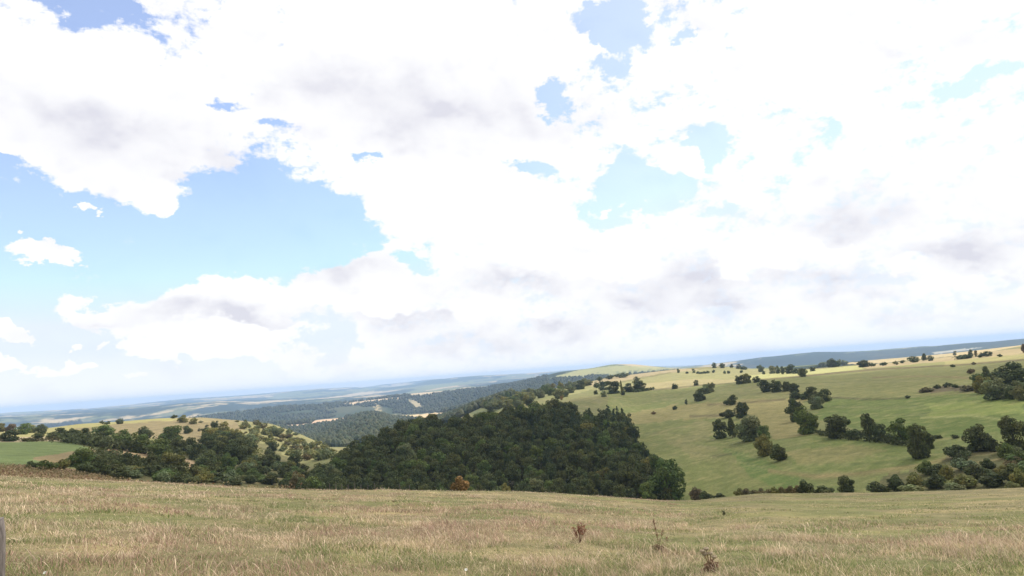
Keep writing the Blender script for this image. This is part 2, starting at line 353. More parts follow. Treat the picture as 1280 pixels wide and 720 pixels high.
strip([(228, 574), (240, 580), (252, 588), (262, 598)], 150, 400, (0.46, 0.35, 0.22), 2.5, 0.95)
zone([(230, 573), (246, 578), (262, 600), (240, 600)], 150, 400, (0.38, 0.27, 0.16), 0.9, 2)
# wood floor and its clearing
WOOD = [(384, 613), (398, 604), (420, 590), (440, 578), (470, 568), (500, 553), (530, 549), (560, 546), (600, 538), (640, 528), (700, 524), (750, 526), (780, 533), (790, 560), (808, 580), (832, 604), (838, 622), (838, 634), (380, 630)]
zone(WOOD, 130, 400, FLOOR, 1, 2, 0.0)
zone([(712, 529), (735, 522), (762, 527), (768, 535), (735, 539), (708, 537)], 150, 420, (0.26, 0.19, 0.11), 0.9, 2)
# right slope
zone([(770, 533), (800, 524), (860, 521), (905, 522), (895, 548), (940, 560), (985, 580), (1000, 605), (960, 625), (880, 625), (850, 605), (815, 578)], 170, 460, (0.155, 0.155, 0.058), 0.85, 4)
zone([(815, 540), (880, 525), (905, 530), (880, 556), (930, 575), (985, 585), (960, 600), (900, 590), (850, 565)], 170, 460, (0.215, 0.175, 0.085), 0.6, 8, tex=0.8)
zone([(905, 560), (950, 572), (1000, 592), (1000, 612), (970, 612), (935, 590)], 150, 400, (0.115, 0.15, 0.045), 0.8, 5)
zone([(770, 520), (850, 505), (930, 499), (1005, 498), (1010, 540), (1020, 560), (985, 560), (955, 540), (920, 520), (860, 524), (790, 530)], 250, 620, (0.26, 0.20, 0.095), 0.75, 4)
zone([(1020, 545), (1165, 560), (1190, 570), (1120, 585), (1060, 592), (1010, 590), (985, 575)], 150, 330, (0.14, 0.155, 0.052), 0.75, 4)
zone([(985, 565), (1060, 555), (1110, 563), (1060, 578), (1000, 580)], 150, 330, (0.24, 0.19, 0.09), 0.6, 5)
strip([(960, 588), (1020, 596), (1080, 592), (1150, 582), (1190, 572)], 130, 330, BROWN, 2.5, 0.75)
zone([(1040, 498), (1130, 497), (1220, 492), (1300, 497), (1300, 530), (1210, 545), (1150, 545), (1060, 535), (1020, 520)], 190, 420, (0.125, 0.15, 0.045), 0.85, 4)
zone([(1150, 505), (1270, 500), (1290, 515), (1240, 520), (1165, 522)], 190, 420, (0.21, 0.225, 0.07), 0.8, 6)
strip([(1150, 522), (1185, 521), (1210, 519), (1250, 524)], 190, 420, (0.34, 0.30, 0.14), 1.3, 0.7)
zone([(940, 480), (1000, 474), (1090, 463), (1290, 452), (1290, 490), (1150, 495), (1040, 497), (1010, 490)], 280, 640, (0.185, 0.17, 0.07), 0.8, 4)
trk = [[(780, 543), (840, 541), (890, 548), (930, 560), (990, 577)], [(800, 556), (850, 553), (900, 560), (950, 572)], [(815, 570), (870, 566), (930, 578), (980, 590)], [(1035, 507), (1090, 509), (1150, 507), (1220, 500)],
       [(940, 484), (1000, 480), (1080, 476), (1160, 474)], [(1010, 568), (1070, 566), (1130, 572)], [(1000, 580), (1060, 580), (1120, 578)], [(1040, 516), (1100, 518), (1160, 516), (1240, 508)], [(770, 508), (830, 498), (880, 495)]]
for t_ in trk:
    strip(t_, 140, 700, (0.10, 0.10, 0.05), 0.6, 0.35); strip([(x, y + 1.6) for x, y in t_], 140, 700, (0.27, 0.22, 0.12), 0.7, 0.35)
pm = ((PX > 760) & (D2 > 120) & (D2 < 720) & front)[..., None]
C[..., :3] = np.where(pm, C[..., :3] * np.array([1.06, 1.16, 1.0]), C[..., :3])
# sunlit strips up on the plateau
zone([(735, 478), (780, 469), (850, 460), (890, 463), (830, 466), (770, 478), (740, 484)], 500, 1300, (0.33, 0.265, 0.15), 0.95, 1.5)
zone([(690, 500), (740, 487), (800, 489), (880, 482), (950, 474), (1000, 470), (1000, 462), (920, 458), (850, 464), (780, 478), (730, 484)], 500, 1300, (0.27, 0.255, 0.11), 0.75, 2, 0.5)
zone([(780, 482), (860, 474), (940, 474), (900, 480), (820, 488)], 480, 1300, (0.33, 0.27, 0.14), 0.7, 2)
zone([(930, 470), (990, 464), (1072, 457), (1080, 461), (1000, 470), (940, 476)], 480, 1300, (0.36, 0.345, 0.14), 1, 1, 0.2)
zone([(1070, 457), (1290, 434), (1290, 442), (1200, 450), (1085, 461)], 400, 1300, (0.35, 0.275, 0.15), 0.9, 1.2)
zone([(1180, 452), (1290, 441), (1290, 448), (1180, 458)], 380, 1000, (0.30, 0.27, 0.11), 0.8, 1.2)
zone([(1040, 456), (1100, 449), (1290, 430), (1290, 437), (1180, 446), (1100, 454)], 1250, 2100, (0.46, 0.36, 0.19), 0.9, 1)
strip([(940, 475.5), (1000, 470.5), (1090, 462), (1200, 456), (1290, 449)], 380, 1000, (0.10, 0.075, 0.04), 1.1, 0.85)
strip([(1040, 497), (1090, 499), (1134, 497.5)], 250, 480, (0.07, 0.065, 0.03), 1.0, 0.8)
strip([(1090, 472), (1150, 470), (1215, 473)], 250, 640, BROWN, 1.0, 0.6)
strip([(884, 506), (922, 504), (982, 499)], 280, 640, (0.12, 0.095, 0.05), 1.0, 0.8)
strip([(862, 520), (904, 519.5)], 280, 640, (0.10, 0.085, 0.045), 1.6, 0.8)
strip([(816, 487.5), (868, 482), (915, 479), (945, 475)], 400, 1000, (0.10, 0.09, 0.045), 0.9, 0.8)
strip([(890, 570), (915, 567)], 150, 400, (0.09, 0.085, 0.04), 1.5, 0.7)
zone([(1145, 490), (1170, 483), (1200, 482), (1225, 484), (1225, 490), (1190, 489), (1165, 492)], 240, 480, (0.13, 0.105, 0.06), 0.9, 2)
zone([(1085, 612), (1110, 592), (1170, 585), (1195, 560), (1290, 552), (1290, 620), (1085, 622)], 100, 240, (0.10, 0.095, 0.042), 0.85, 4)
# middle distance
zone([(270, 560), (330, 532), (400, 528), (460, 512), (520, 528), (570, 516), (640, 492), (640, 560)], 1250, 1950, FOREST, 1, 3, 0)
zone([(384, 532), (396, 524), (428, 521), (446, 519), (436, 526), (408, 529)], 1700, 2900, (0.55, 0.38, 0.24), 1, 1.2)
zone([(500, 519), (560, 515), (560, 521), (545, 524), (515, 524)], 1500, 2900, (0.55, 0.41, 0.23), 1, 1.5)
zone([(355, 530), (375, 526), (395, 532), (378, 535)], 1500, 2900, (0.55, 0.40, 0.25), 1, 1.2)
zone([(560, 515), (620, 492), (660, 488), (700, 488), (620, 520)], 620, 1700, (0.10, 0.12, 0.05), 0.8, 3)
zone([(608, 500), (618, 494), (622, 497), (614, 502)], 560, 1900, (0.5, 0.44, 0.22), 1, 1)
zone([(200, 540), (250, 520), (330, 510), (400, 505), (470, 499), (470, 520), (380, 530), (300, 534)], 2500, 4200, FOREST, 0.9, 3, 0)
zone([(470, 499), (520, 490), (600, 485), (660, 475), (690, 470), (690, 490), (560, 515), (480, 520)], 2500, 4200, FOREST, 0.9, 3, 0)
zone([(425, 504), (490, 497), (520, 495), (480, 501), (440, 506)], 2500, 4600, (0.5, 0.38, 0.24), 1, 1.2)
zone([(505, 492), (535, 489.5), (585, 487), (560, 490), (520, 496)], 2500, 4600, (0.45, 0.36, 0.24), 1, 1.2)
zone([(508, 498), (518, 500), (532, 510), (520, 511), (512, 504)], 2400, 4600, (0.4, 0.33, 0.2), 0.9, 2)
zone([(690, 472), (720, 463), (770, 457), (830, 459), (850, 462), (780, 470), (730, 478)], 2300, 4200, (0.30, 0.29, 0.13), 0.9, 2)
zone([(700, 474), (780, 465), (850, 460), (850, 468), (760, 474), (700, 482)], 2000, 4200, (0.055, 0.075, 0.035), 0.6, 6, tex=0.9)
zone([(688, 465), (722, 461), (722, 463), (690, 468)], 2500, 4200, FOREST, 0.9, 1)
zone([(905, 462), (935, 453), (1060, 441), (1180, 432), (1290, 422), (1290, 433), (1150, 446), (1000, 460)], 4200, 7000, (0.018, 0.027, 0.018), 0.92, 2, 0)
zone([(1165, 440), (1205, 436), (1230, 434), (1200, 439), (1170, 443)], 1900, 6800, (0.42, 0.38, 0.28), 0.8, 1)
nv = Z.size; na, nd_ = Z.shape
idx = np.arange(nv).reshape(na, nd_)
q = np.stack([idx[:-1, :-1], idx[:-1, 1:], idx[1:, 1:], idx[1:, :-1]], -1).reshape(-1, 4)
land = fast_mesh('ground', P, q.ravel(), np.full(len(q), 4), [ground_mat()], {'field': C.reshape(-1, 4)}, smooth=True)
land_o = link('ground', land); tag(land_o, kind='structure')

# ------------------------------------------------------------------ plant prototypes (unit height, unit width)
def rand_dirs(n):
    v = rng.normal(size=(n, 3)); return v / np.linalg.norm(v, axis=1)[:, None]
def leaf_quads(pos, nrm, size, aspect=0.7):
    n = len(pos)
    t = np.cross(nrm, rand_dirs(n)); t /= np.linalg.norm(t, axis=1)[:, None] + 1e-9
    b = np.cross(nrm, t)
    s = size[:, None]; bend = nrm * s * 0.25
    V = np.stack([pos - t * s - bend * 0, pos - b * s * aspect + bend, pos + t * s, pos + b * s * aspect + bend], 1).reshape(-1, 3)
    return V, np.arange(n * 4)
def crown_mesh(name, lobes, n, leaf, mat, seed):
    """leaf clumps spread through overlapping lobes (x,y,z,rx,ry,rz)"""
    g = np.random.default_rng(seed)
    lobes = np.array(lobes); vol = lobes[:, 3] * lobes[:, 4] + lobes[:, 3] * lobes[:, 5]
    pick = g.choice(len(lobes), n, p=vol / vol.sum())
    dirs = g.normal(size=(n, 3)); dirs /= np.linalg.norm(dirs, axis=1)[:, None]
    rad = 0.62 + 0.42 * g.random(n) ** 0.6
    rad = np.where(g.random(n) < 0.06, rad * 1.15, rad)
    pos = lobes[pick, :3] + dirs * lobes[pick, 3:] * rad[:, None]
    pos[:, 2] = np.maximum(pos[:, 2], 0.015)
    nr = dirs * 0.75 + g.normal(size=(n, 3)) * 0.55 + np.array([0, 0, 0.25]); nr /= np.linalg.norm(nr, axis=1)[:, None]
    size = leaf * (0.6 + 0.8 * g.random(n))
    V, F = leaf_quads(pos, nr, size)
    lobe_t = 0.78 + 0.44 * g.random(len(lobes))
    warm = g.random(len(lobes))
    k = (lobe_t[pick] * (0.75 + 0.5 * g.random(n)))[:, None]
    tone = k * np.stack([0.92 + 0.22 * warm[pick], np.ones(n), 0.95 - 0.1 * warm[pick]], 1)
    return fast_mesh(name, V, F, np.full(n, 4), [mat], {'tone': np.repeat(tone, 4, 0)})
def trunk_arrays(top, r, branches, g, base=0.0):
    """tapered trunk with limbs, as rings"""
    V = []; F = []
    def limb(p0, p1, r0, r1, ns=7, bend=0.03):
        off = len(V); segs = 4
        p0 = np.array(p0, float); p1 = np.array(p1, float); ax = p1 - p0; ax /= np.linalg.norm(ax) + 1e-9
        a = np.cross(ax, [0.3, 0.9, 0.1]); a /= np.linalg.norm(a); b = np.cross(ax, a)
        w = g.normal(size=3) * bend
        for s in range(segs + 1):
            t = s / segs; c = p0 + (p1 - p0) * t + w * math.sin(math.pi * t); rr = r0 + (r1 - r0) * t
            if s == 0: rr *= 1.25
            for k in range(ns):
                an = 2 * math.pi * k / ns; V.append(c + rr * (a * math.cos(an) + b * math.sin(an)))
        for s in range(segs):
            for k in range(ns):
                F.append([off + s * ns + k, off + s * ns + (k + 1) % ns, off + (s + 1) * ns + (k + 1) % ns, off + (s + 1) * ns + k])
        return p0 + (p1 - p0) * 0.6
    limb((0, 0, base - 0.06), (0, 0, top), r, r * 0.35)
    for k in range(branches):
        an = 2 * math.pi * (k + g.random() * 0.6) / max(branches, 1); z0 = top * (0.35 + 0.45 * g.random())
        limb((0, 0, z0), (0.26 * math.cos(an), 0.26 * math.sin(an), z0 + 0.2 + 0.15 * g.random()), r * 0.5, r * 0.16)
    return np.array(V), np.array(F)
def trunk_mesh(name, top, r, branches, seed):
    V, F = trunk_arrays(top, r, branches, np.random.default_rng(seed))
    return fast_mesh(name, V, F.ravel(), np.full(len(F), 4), [M_bark], smooth=True)

def lobes_round(seed, low=0.02):
    g = random.Random(seed); L = [(0, 0, 0.52, 0.30, 0.30, 0.36)]
    for k in range(11):
        a = 2 * math.pi * (k * 0.618 + g.random() * 0.2); h = g.uniform(low + 0.1, 0.84); rr = 0.34 * math.sqrt(max(0.05, 1 - ((h - 0.45) / 0.55) ** 2)) * g.uniform(0.75, 1.12)
        s = g.uniform(0.12, 0.21)
        L.append((rr * math.cos(a), rr * math.sin(a), h, s, s, s * g.uniform(0.75, 1.0)))
    L.append((g.uniform(-0.1, 0.1), g.uniform(-0.1, 0.1), 0.84, 0.17, 0.17, 0.15))
    for k in range(6):                                    # skirt of low boughs down to the grass
        a = 2 * math.pi * (k + 0.5 * g.random()) / 6; rr = g.uniform(0.14, 0.27); s = g.uniform(0.13, 0.19)
        L.append((rr * math.cos(a), rr * math.sin(a), g.uniform(0.08, 0.2), s, s, 0.14))
    return L
def lobes_tall(seed):
    g = random.Random(seed); L = [(0, 0, 0.5, 0.24, 0.24, 0.42)]
    for k in range(10):
        a = 2 * math.pi * g.random(); h = g.uniform(0.15, 0.86); rr = 0.30 * (1 - abs(h - 0.4)) * g.uniform(0.6, 1.1); s = g.uniform(0.13, 0.2)
        L.append((rr * math.cos(a), rr * math.sin(a), h, s, s, s * 1.1))
    L.append((0.03, 0.02, 0.88, 0.12, 0.12, 0.13))
    return L
def lobes_pine(seed):
    g = random.Random(seed); L = []
    for t in range(9):
        h = 0.14 + 0.80 * t / 8; w = 0.40 * (1 - h) ** 0.75 + 0.05
        for k in range(5 if t < 6 else 2):
            a = 2 * math.pi * g.random(); rr = w * g.uniform(0.4, 0.85)
            L.append((rr * math.cos(a), rr * math.sin(a), h + g.uniform(-0.03, 0.03), w * 0.42 + 0.02, w * 0.42 + 0.02, 0.07))
    L.append((0, 0, 0.95, 0.04, 0.04, 0.08))
    return L
def lobes_bush(seed):
    g = random.Random(seed); L = [(0, 0, 0.38, 0.34, 0.34, 0.38)]
    for k in range(9):
        a = 2 * math.pi * (k / 9 + 0.08 * g.random()); h = g.uniform(0.18, 0.62); rr = g.uniform(0.18, 0.36); s = g.uniform(0.14, 0.24)
        L.append((rr * math.cos(a), rr * math.sin(a), h, s, s, s * g.uniform(0.8, 1.25)))
    L.append((g.uniform(-.12, .12), g.uniform(-.12, .12), 0.76, 0.19, 0.19, 0.2))
    return L
PROTO = {}
def build_kind(kind, nvar, lobef, n, leaf, top, r, br):
    PROTO[kind] = []
    for v in range(nvar):
        c = crown_mesh('crown', lobef(100 + v * 7 + len(kind)), n, leaf, M_leaf, 500 + v)
        t = trunk_mesh('trunk', top, r, br, 900 + v)
        # single mesh for plants only a few pixels high
        cs = crown_mesh('small_' + kind, lobef(100 + v * 7 + len(kind)), max(260, n // 6), leaf * 2.0, M_leaf, 700 + v)
        PROTO[kind].append((c, t, cs))
def lobes_open(seed):
    g = random.Random(seed); L = [(g.uniform(-.06, .06), g.uniform(-.06, .06), 0.45, 0.29, 0.29, 0.34)]
    for k in range(15):
        a = 2 * math.pi * (k * 0.618 + g.random() * 0.35); h = g.uniform(0.2, 0.9); rr = 0.40 * math.sqrt(max(0.08, 1 - ((h - 0.42) / 0.6) ** 2)) * g.uniform(0.45, 1.15)
        s = g.uniform(0.09, 0.19); L.append((rr * math.cos(a), rr * math.sin(a), h, s * 1.15, s * 1.15, s * g.uniform(0.6, 0.95)))
    for k in range(6):
        a = 1.05 * k + 0.5 * g.random(); L.append((0.22 * math.cos(a), 0.22 * math.sin(a), g.uniform(0.08, 0.18), 0.17, 0.17, 0.14))
    return L
build_kind('round', 7, lobes_round, 3200, 0.036, 0.62, 0.032, 6)
_r = PROTO['round']; build_kind('round', 5, lobes_open, 3000, 0.036, 0.66, 0.034, 8); PROTO['round'] = _r + PROTO['round']
build_kind('tall', 4, lobes_tall, 2200, 0.038, 0.75, 0.028, 5)
build_kind('pine', 3, lobes_pine, 2200, 0.036, 0.93, 0.026, 0)
build_kind('bush', 6, lobes_bush, 1700, 0.050, 0.45, 0.030, 5)

FOL = {'dark': (0.091, 0.109, 0.043), 'green': (0.114, 0.155, 0.047), 'olive': (0.181, 0.179, 0.057), 'grey': (0.174, 0.198, 0.099), 'brown': (0.165, 0.145, 0.072), 'pine': (0.058, 0.081, 0.039), 'pale': (0.196, 0.207, 0.086), 'rust': (0.22, 0.15, 0.075), 'orange': (0.28, 0.18, 0.075), 'black': (0.08, 0.096, 0.038), 'reddish': (0.15, 0.115, 0.066)}
def tint(c, j=0.12):
    k = random.uniform(1 - j, 1 + j); w = random.uniform(-0.06, 0.06)
    b = FOL[c]
    return (b[0] * k * (1 + w), b[1] * k, b[2] * k * (1 - w), 1)
NAME = {'round': 'broadleaf_tree', 'tall': 'slender_tree', 'pine': 'pine_tree', 'bush': 'bush'}
CAT = {'round': 'tree', 'tall': 'tree', 'pine': 'pine', 'bush': 'bush'}
def plant(p, h, w, kind, colour, label, group=None, parts=True, name=None, cat=None):
    c, t, cs = random.choice(PROTO[kind])
    rz = random.uniform(0, 6.28); sc = (w / 0.92, w / 0.92, h / 0.97)
    nm = name or NAME[kind]
    if parts:
        o = link(nm, None, loc=Vector(p), rotz=rz)
        cr = link('foliage' if kind == 'bush' else 'crown', c, o, scale=sc); cr.color = tint(colour)
        link('stem' if kind == 'bush' else 'trunk', t, o, scale=(sc[0] * 0.9, sc[1] * 0.9, sc[2]))
    else:
        o = link(nm, cs, loc=Vector(p), rotz=rz, scale=sc); o.color = tint(colour)
    tag(o, label, cat or CAT[kind], group)
    return o
def at_px(x0, x1, ytop, ybase, kind, colour, label, group=None, dmin=100.0, k=1.0, **kw):
    """a plant standing where the photo shows its foot, as tall and wide as the photo shows it at that distance"""
    h_ = hit((x0 + x1) / 2, ybase, dmin)
    if h_ is None: print('NOHIT', label); return
    p, d = h_
    dep = float(p @ FW)
    if group == 'bushes crowding the valley bottom at the lower right': k *= 0.88; x0, x1 = x0 + 0.07 * (x1 - x0), x1 - 0.07 * (x1 - x0)
    pw = (x1 - x0) * dep / F_PX; ph = (ybase - ytop) * dep / F_PX
    return plant(p, max(ph, 0.3) * k, max(pw, 0.3), kind, colour, label, group, parts=(ybase - ytop) >= 9, **kw)

# ------------------------------------------------------------------ trees and bushes one can point to
G_H = 'trees of the curved hedgerow on the right slope'
G_M = 'trees of the clump in the middle of the right slope'
G_C = 'trees of the clump at the right edge below the plateau'
G_B = 'bushes crowding the valley bottom at the lower right'
G_P = 'trees along the plateau skyline'
G_L = 'trees of the hedgerow above the green field'
G_S = 'trees and bushes of the left valley side'
def many(rows, group=None, dmin=100.0):
    for x0, x1, yt, yb, kind, colour, label in rows:
        at_px(x0, x1, yt, yb, kind, colour, label, group, dmin)
many([
 (984, 1006, 498, 527, 'round', 'dark', 'dark broadleaf tree at the bend where the curved hedgerow turns downhill'),
 (996, 1024, 507, 542, 'round', 'green', 'tall greener tree standing in front of the bend of the curved hedgerow'),
 (1012, 1030, 494, 511, 'round', 'grey', 'greyish leafy tree just above the bend of the curved hedgerow'),
 (1029, 1065, 519, 547, 'round', 'dark', 'wide dome-shaped dark tree in the curved hedgerow, first one after the bend'),
 (1062, 1081, 536, 548, 'bush', 'dark', 'low hedgerow bush filling the gap after the wide dome-shaped tree'),
 (1077, 1098, 518, 549, 'tall', 'dark', 'tree with a pointed top in the middle of the curved hedgerow'),
 (1091, 1110, 530, 551, 'round', 'black', 'shorter black-green tree leaning against the pointed hedgerow tree'),
 (1106, 1119, 541, 552, 'bush', 'dark', 'small hedgerow bush between the pointed tree and the ragged tree'),
 (1113, 1141, 523, 554, 'round', 'green', 'ragged open-crowned tree beside the last tree of the curved hedgerow'),
 (1135, 1164, 531, 573, 'round', 'dark', 'largest tree of the curved hedgerow, lowest on the slope at its near end'),
 (1156, 1169, 540, 561, 'round', 'black', 'small dark tree hugging the right flank of the largest hedgerow tree'),
], G_H)
many([
 (950, 966, 475, 490, 'round', 'black', 'leftmost tree of the short row at the top of the curved hedgerow'),
 (963, 978, 475, 490, 'round', 'dark', 'second tree from the left in the short row above the curved hedgerow'),
 (977, 989, 477, 489, 'round', 'dark', 'third tree of the short row above the curved hedgerow, after a narrow gap'),
 (986, 1000, 479, 491, 'round', 'dark', 'last tree on the right of the short row above the curved hedgerow'),
 (988, 1003, 489, 499, 'bush', 'black', 'low black-green bush under the short row of trees, at the left'),
 (1001, 1014, 489, 499, 'bush', 'black', 'low bush touching the left side of the two round trees at the hedge top'),
 (1009, 1025, 484, 500, 'round', 'dark', 'left one of the two round trees topping the curved hedgerow'),
 (1022, 1039, 486, 502, 'round', 'dark', 'right one of the two round trees topping the curved hedgerow'),
], G_H)
many([
 (891, 910, 524, 548, 'round', 'dark', 'leftmost tree of the mid-slope clump, round and dark'),
 (908, 923, 523, 547, 'tall', 'black', 'narrow almost black tree second from the left in the mid-slope clump'),
 (920, 953, 520, 551, 'round', 'grey', 'broadest grey-green tree at the centre of the mid-slope clump'),
 (948, 964, 533, 549, 'round', 'green', 'small fresh green tree on the right shoulder of the mid-slope clump'),
 (945, 967, 543, 570, 'round', 'olive', 'olive tree at the lower end of the mid-slope clump'),
 (965, 984, 555, 576, 'bush', 'dark', 'dark bush trailing downhill as the last of the mid-slope clump'),
 (900, 920, 512, 522, 'bush', 'black', 'low dark bush left of the lone round tree above the mid-slope clump'),
 (919, 936, 503, 522, 'round', 'black', 'round tree standing just above the mid-slope clump'),
 (904, 913, 499, 506, 'bush', 'dark', 'small bush at the left of the pair on the thin bank'),
 (910, 921, 494, 506, 'round', 'dark', 'small tree at the right of the pair on the thin bank'),
 (867, 883, 486, 501, 'round', 'black', 'dark tree at the lower left of the cluster of three on the upper pasture'),
 (877, 889, 480, 492, 'round', 'grey', 'middle tree of the cluster of three on the upper pasture'),
 (884, 894, 478, 490, 'round', 'grey', 'pale grey tree at the upper right of the cluster of three on the pasture'),
 (919, 931, 469, 480, 'round', 'dark', 'left tree of the three along the boundary below the sunlit strip'),
 (928, 940, 467, 479, 'round', 'olive', 'olive-green tree in the middle of the three along the sunlit boundary'),
 (941, 951, 470, 478, 'round', 'black', 'small black-green tree standing apart right of the boundary pair'),
 (867, 874, 475, 482, 'round', 'black', 'single round tree alone on the sunlit pasture'),
 (839, 848, 479, 486, 'bush', 'dark', 'single bush on the hedge line left of the lone round tree'),
 (814, 820, 514, 518, 'bush', 'rust', 'tiny brown bush on the pasture nearest the wooded knoll'),
 (840, 847, 507, 512, 'bush', 'dark', 'tiny bush on the open pasture between the brown bush and the sapling'),
 (856, 860, 499, 506, 'tall', 'dark', 'thin upright sapling alone on the open pasture'),
 (782, 789, 523, 527, 'bush', 'dark', 'tiny low bush beside the pair of pines on the knoll'),
 (1190, 1199, 543, 548, 'bush', 'dark', 'small flat dark bush on the green field right of the hedgerow end'),
 (1167, 1178, 543, 548, 'bush', 'dark', 'low bush joining the hedgerow end to the green field'),
 (1132, 1138, 494, 498, 'bush', 'black', 'solitary small black bush on the line between two green fields'),
], 'separate trees of the right slope')
many([
 (1244, 1288, 453, 483, 'round', 'black', 'largest almost black tree of the clump at the right edge'),
 (1230, 1263, 473, 499, 'round', 'grey', 'round grey-green bush-shaped tree in front of the largest edge tree'),
 (1228, 1240, 458, 474, 'tall', 'dark', 'upright tree standing left of the largest edge tree'),
 (1236, 1250, 465, 478, 'round', 'dark', 'small round tree between the upright tree and the largest edge tree'),
 (1218, 1239, 470, 492, 'round', 'olive', 'olive-brown tree at the lower left of the edge clump'),
 (1215, 1229, 467, 479, 'round', 'green', 'greener small tree forming the left end of the edge clump'),
 (1268, 1290, 475, 500, 'round', 'grey', 'grey-green tree cut by the right edge of the photo in the upper clump'),
 (1257, 1274, 482, 499, 'bush', 'dark', 'dark bush between the two grey-green trees of the edge clump'),
 (1210, 1239, 531, 564, 'round', 'dark', 'broad tree at the left of the pair below the bright green field'),
 (1232, 1249, 547, 564, 'bush', 'black', 'dark bush in the gap between the two big lower right trees'),
 (1252, 1286, 521, 563, 'round', 'black', 'tall dark tree at the lower right edge beside the bright green field'),
], G_C)
many([
 (1191, 1211, 566, 579, 'bush', 'black', 'low dark bush highest up in the left part of the valley thicket'),
 (1206, 1234, 577, 599, 'bush', 'black', 'big dark bush in the centre of the valley thicket'),
 (1226, 1246, 571, 586, 'bush', 'dark', 'bush behind and right of the big central thicket bush'),
 (1221, 1259, 588, 608, 'bush', 'black', 'widest dark bush at the front of the valley thicket'),
 (1242, 1264, 580, 595, 'bush', 'olive', 'olive bush behind the widest front bush of the thicket'),
 (1256, 1288, 568, 586, 'bush', 'brown', 'brownish bush at the right edge halfway up the thicket'),
 (1257, 1276, 556, 567, 'bush', 'grey', 'pale grey bush under the tall dark edge tree'),
 (1266, 1288, 582, 608, 'bush', 'olive', 'olive bush at the right edge just above the meadow'),
 (1109, 1134, 590, 614, 'bush', 'dark', 'dark bush at the left end of the lower hedge along the meadow'),
 (1132, 1157, 588, 610, 'bush', 'olive', 'olive bush second in the lower hedge along the meadow'),
 (1156, 1184, 590, 611, 'bush', 'dark', 'wide bush in the middle of the lower hedge along the meadow'),
 (1176, 1195, 577, 603, 'bush', 'olive', 'tall ragged bush rising behind the middle of the lower hedge'),
 (1186, 1221, 590, 611, 'bush', 'olive', 'broad olive bush at the right end of the lower hedge'),
 (1083, 1114, 600, 618, 'bush', 'dark', 'low bush left of the dark lower hedge end'),
 (1126, 1158, 605, 617, 'bush', 'pale', 'pale low bush right on the meadow edge in front of the lower hedge'),
 (1182, 1208, 602, 615, 'bush', 'grey', 'grey low bush right on the meadow edge further right'),
 (1258, 1275, 600, 613, 'bush', 'pale', 'pale green low bush on the meadow edge near the right side'),
 (995, 1019, 599, 622, 'bush', 'black', 'dark rounded bush on the meadow edge below the long slope'),
 (1017, 1046, 608, 622, 'bush', 'dark', 'low bush trailing right of the dark rounded bush on the meadow edge'),
 (1047, 1071, 592, 616, 'round', 'dark', 'single round small tree standing on the meadow edge'),
 (874, 892, 612, 627, 'bush', 'dark', 'dark scrub bush at the gully right of the big end tree'),
 (890, 912, 615, 627, 'bush', 'black', 'low dark bush at the gully furthest from the big end tree'),
 (862, 880, 606, 626, 'bush', 'reddish', 'reddish-brown bush in the gully touching the big end tree'),
], G_B)
for k, x in enumerate(range(920, 1000, 9)):
    at_px(x - 2, x + 12, 610 + random.uniform(-1, 2), 623, 'bush', random.choice(['brown', 'olive', 'brown']), 'low brownish bush in the scrub line along the meadow edge before the long slope', 'line of low brown bushes on the meadow edge')
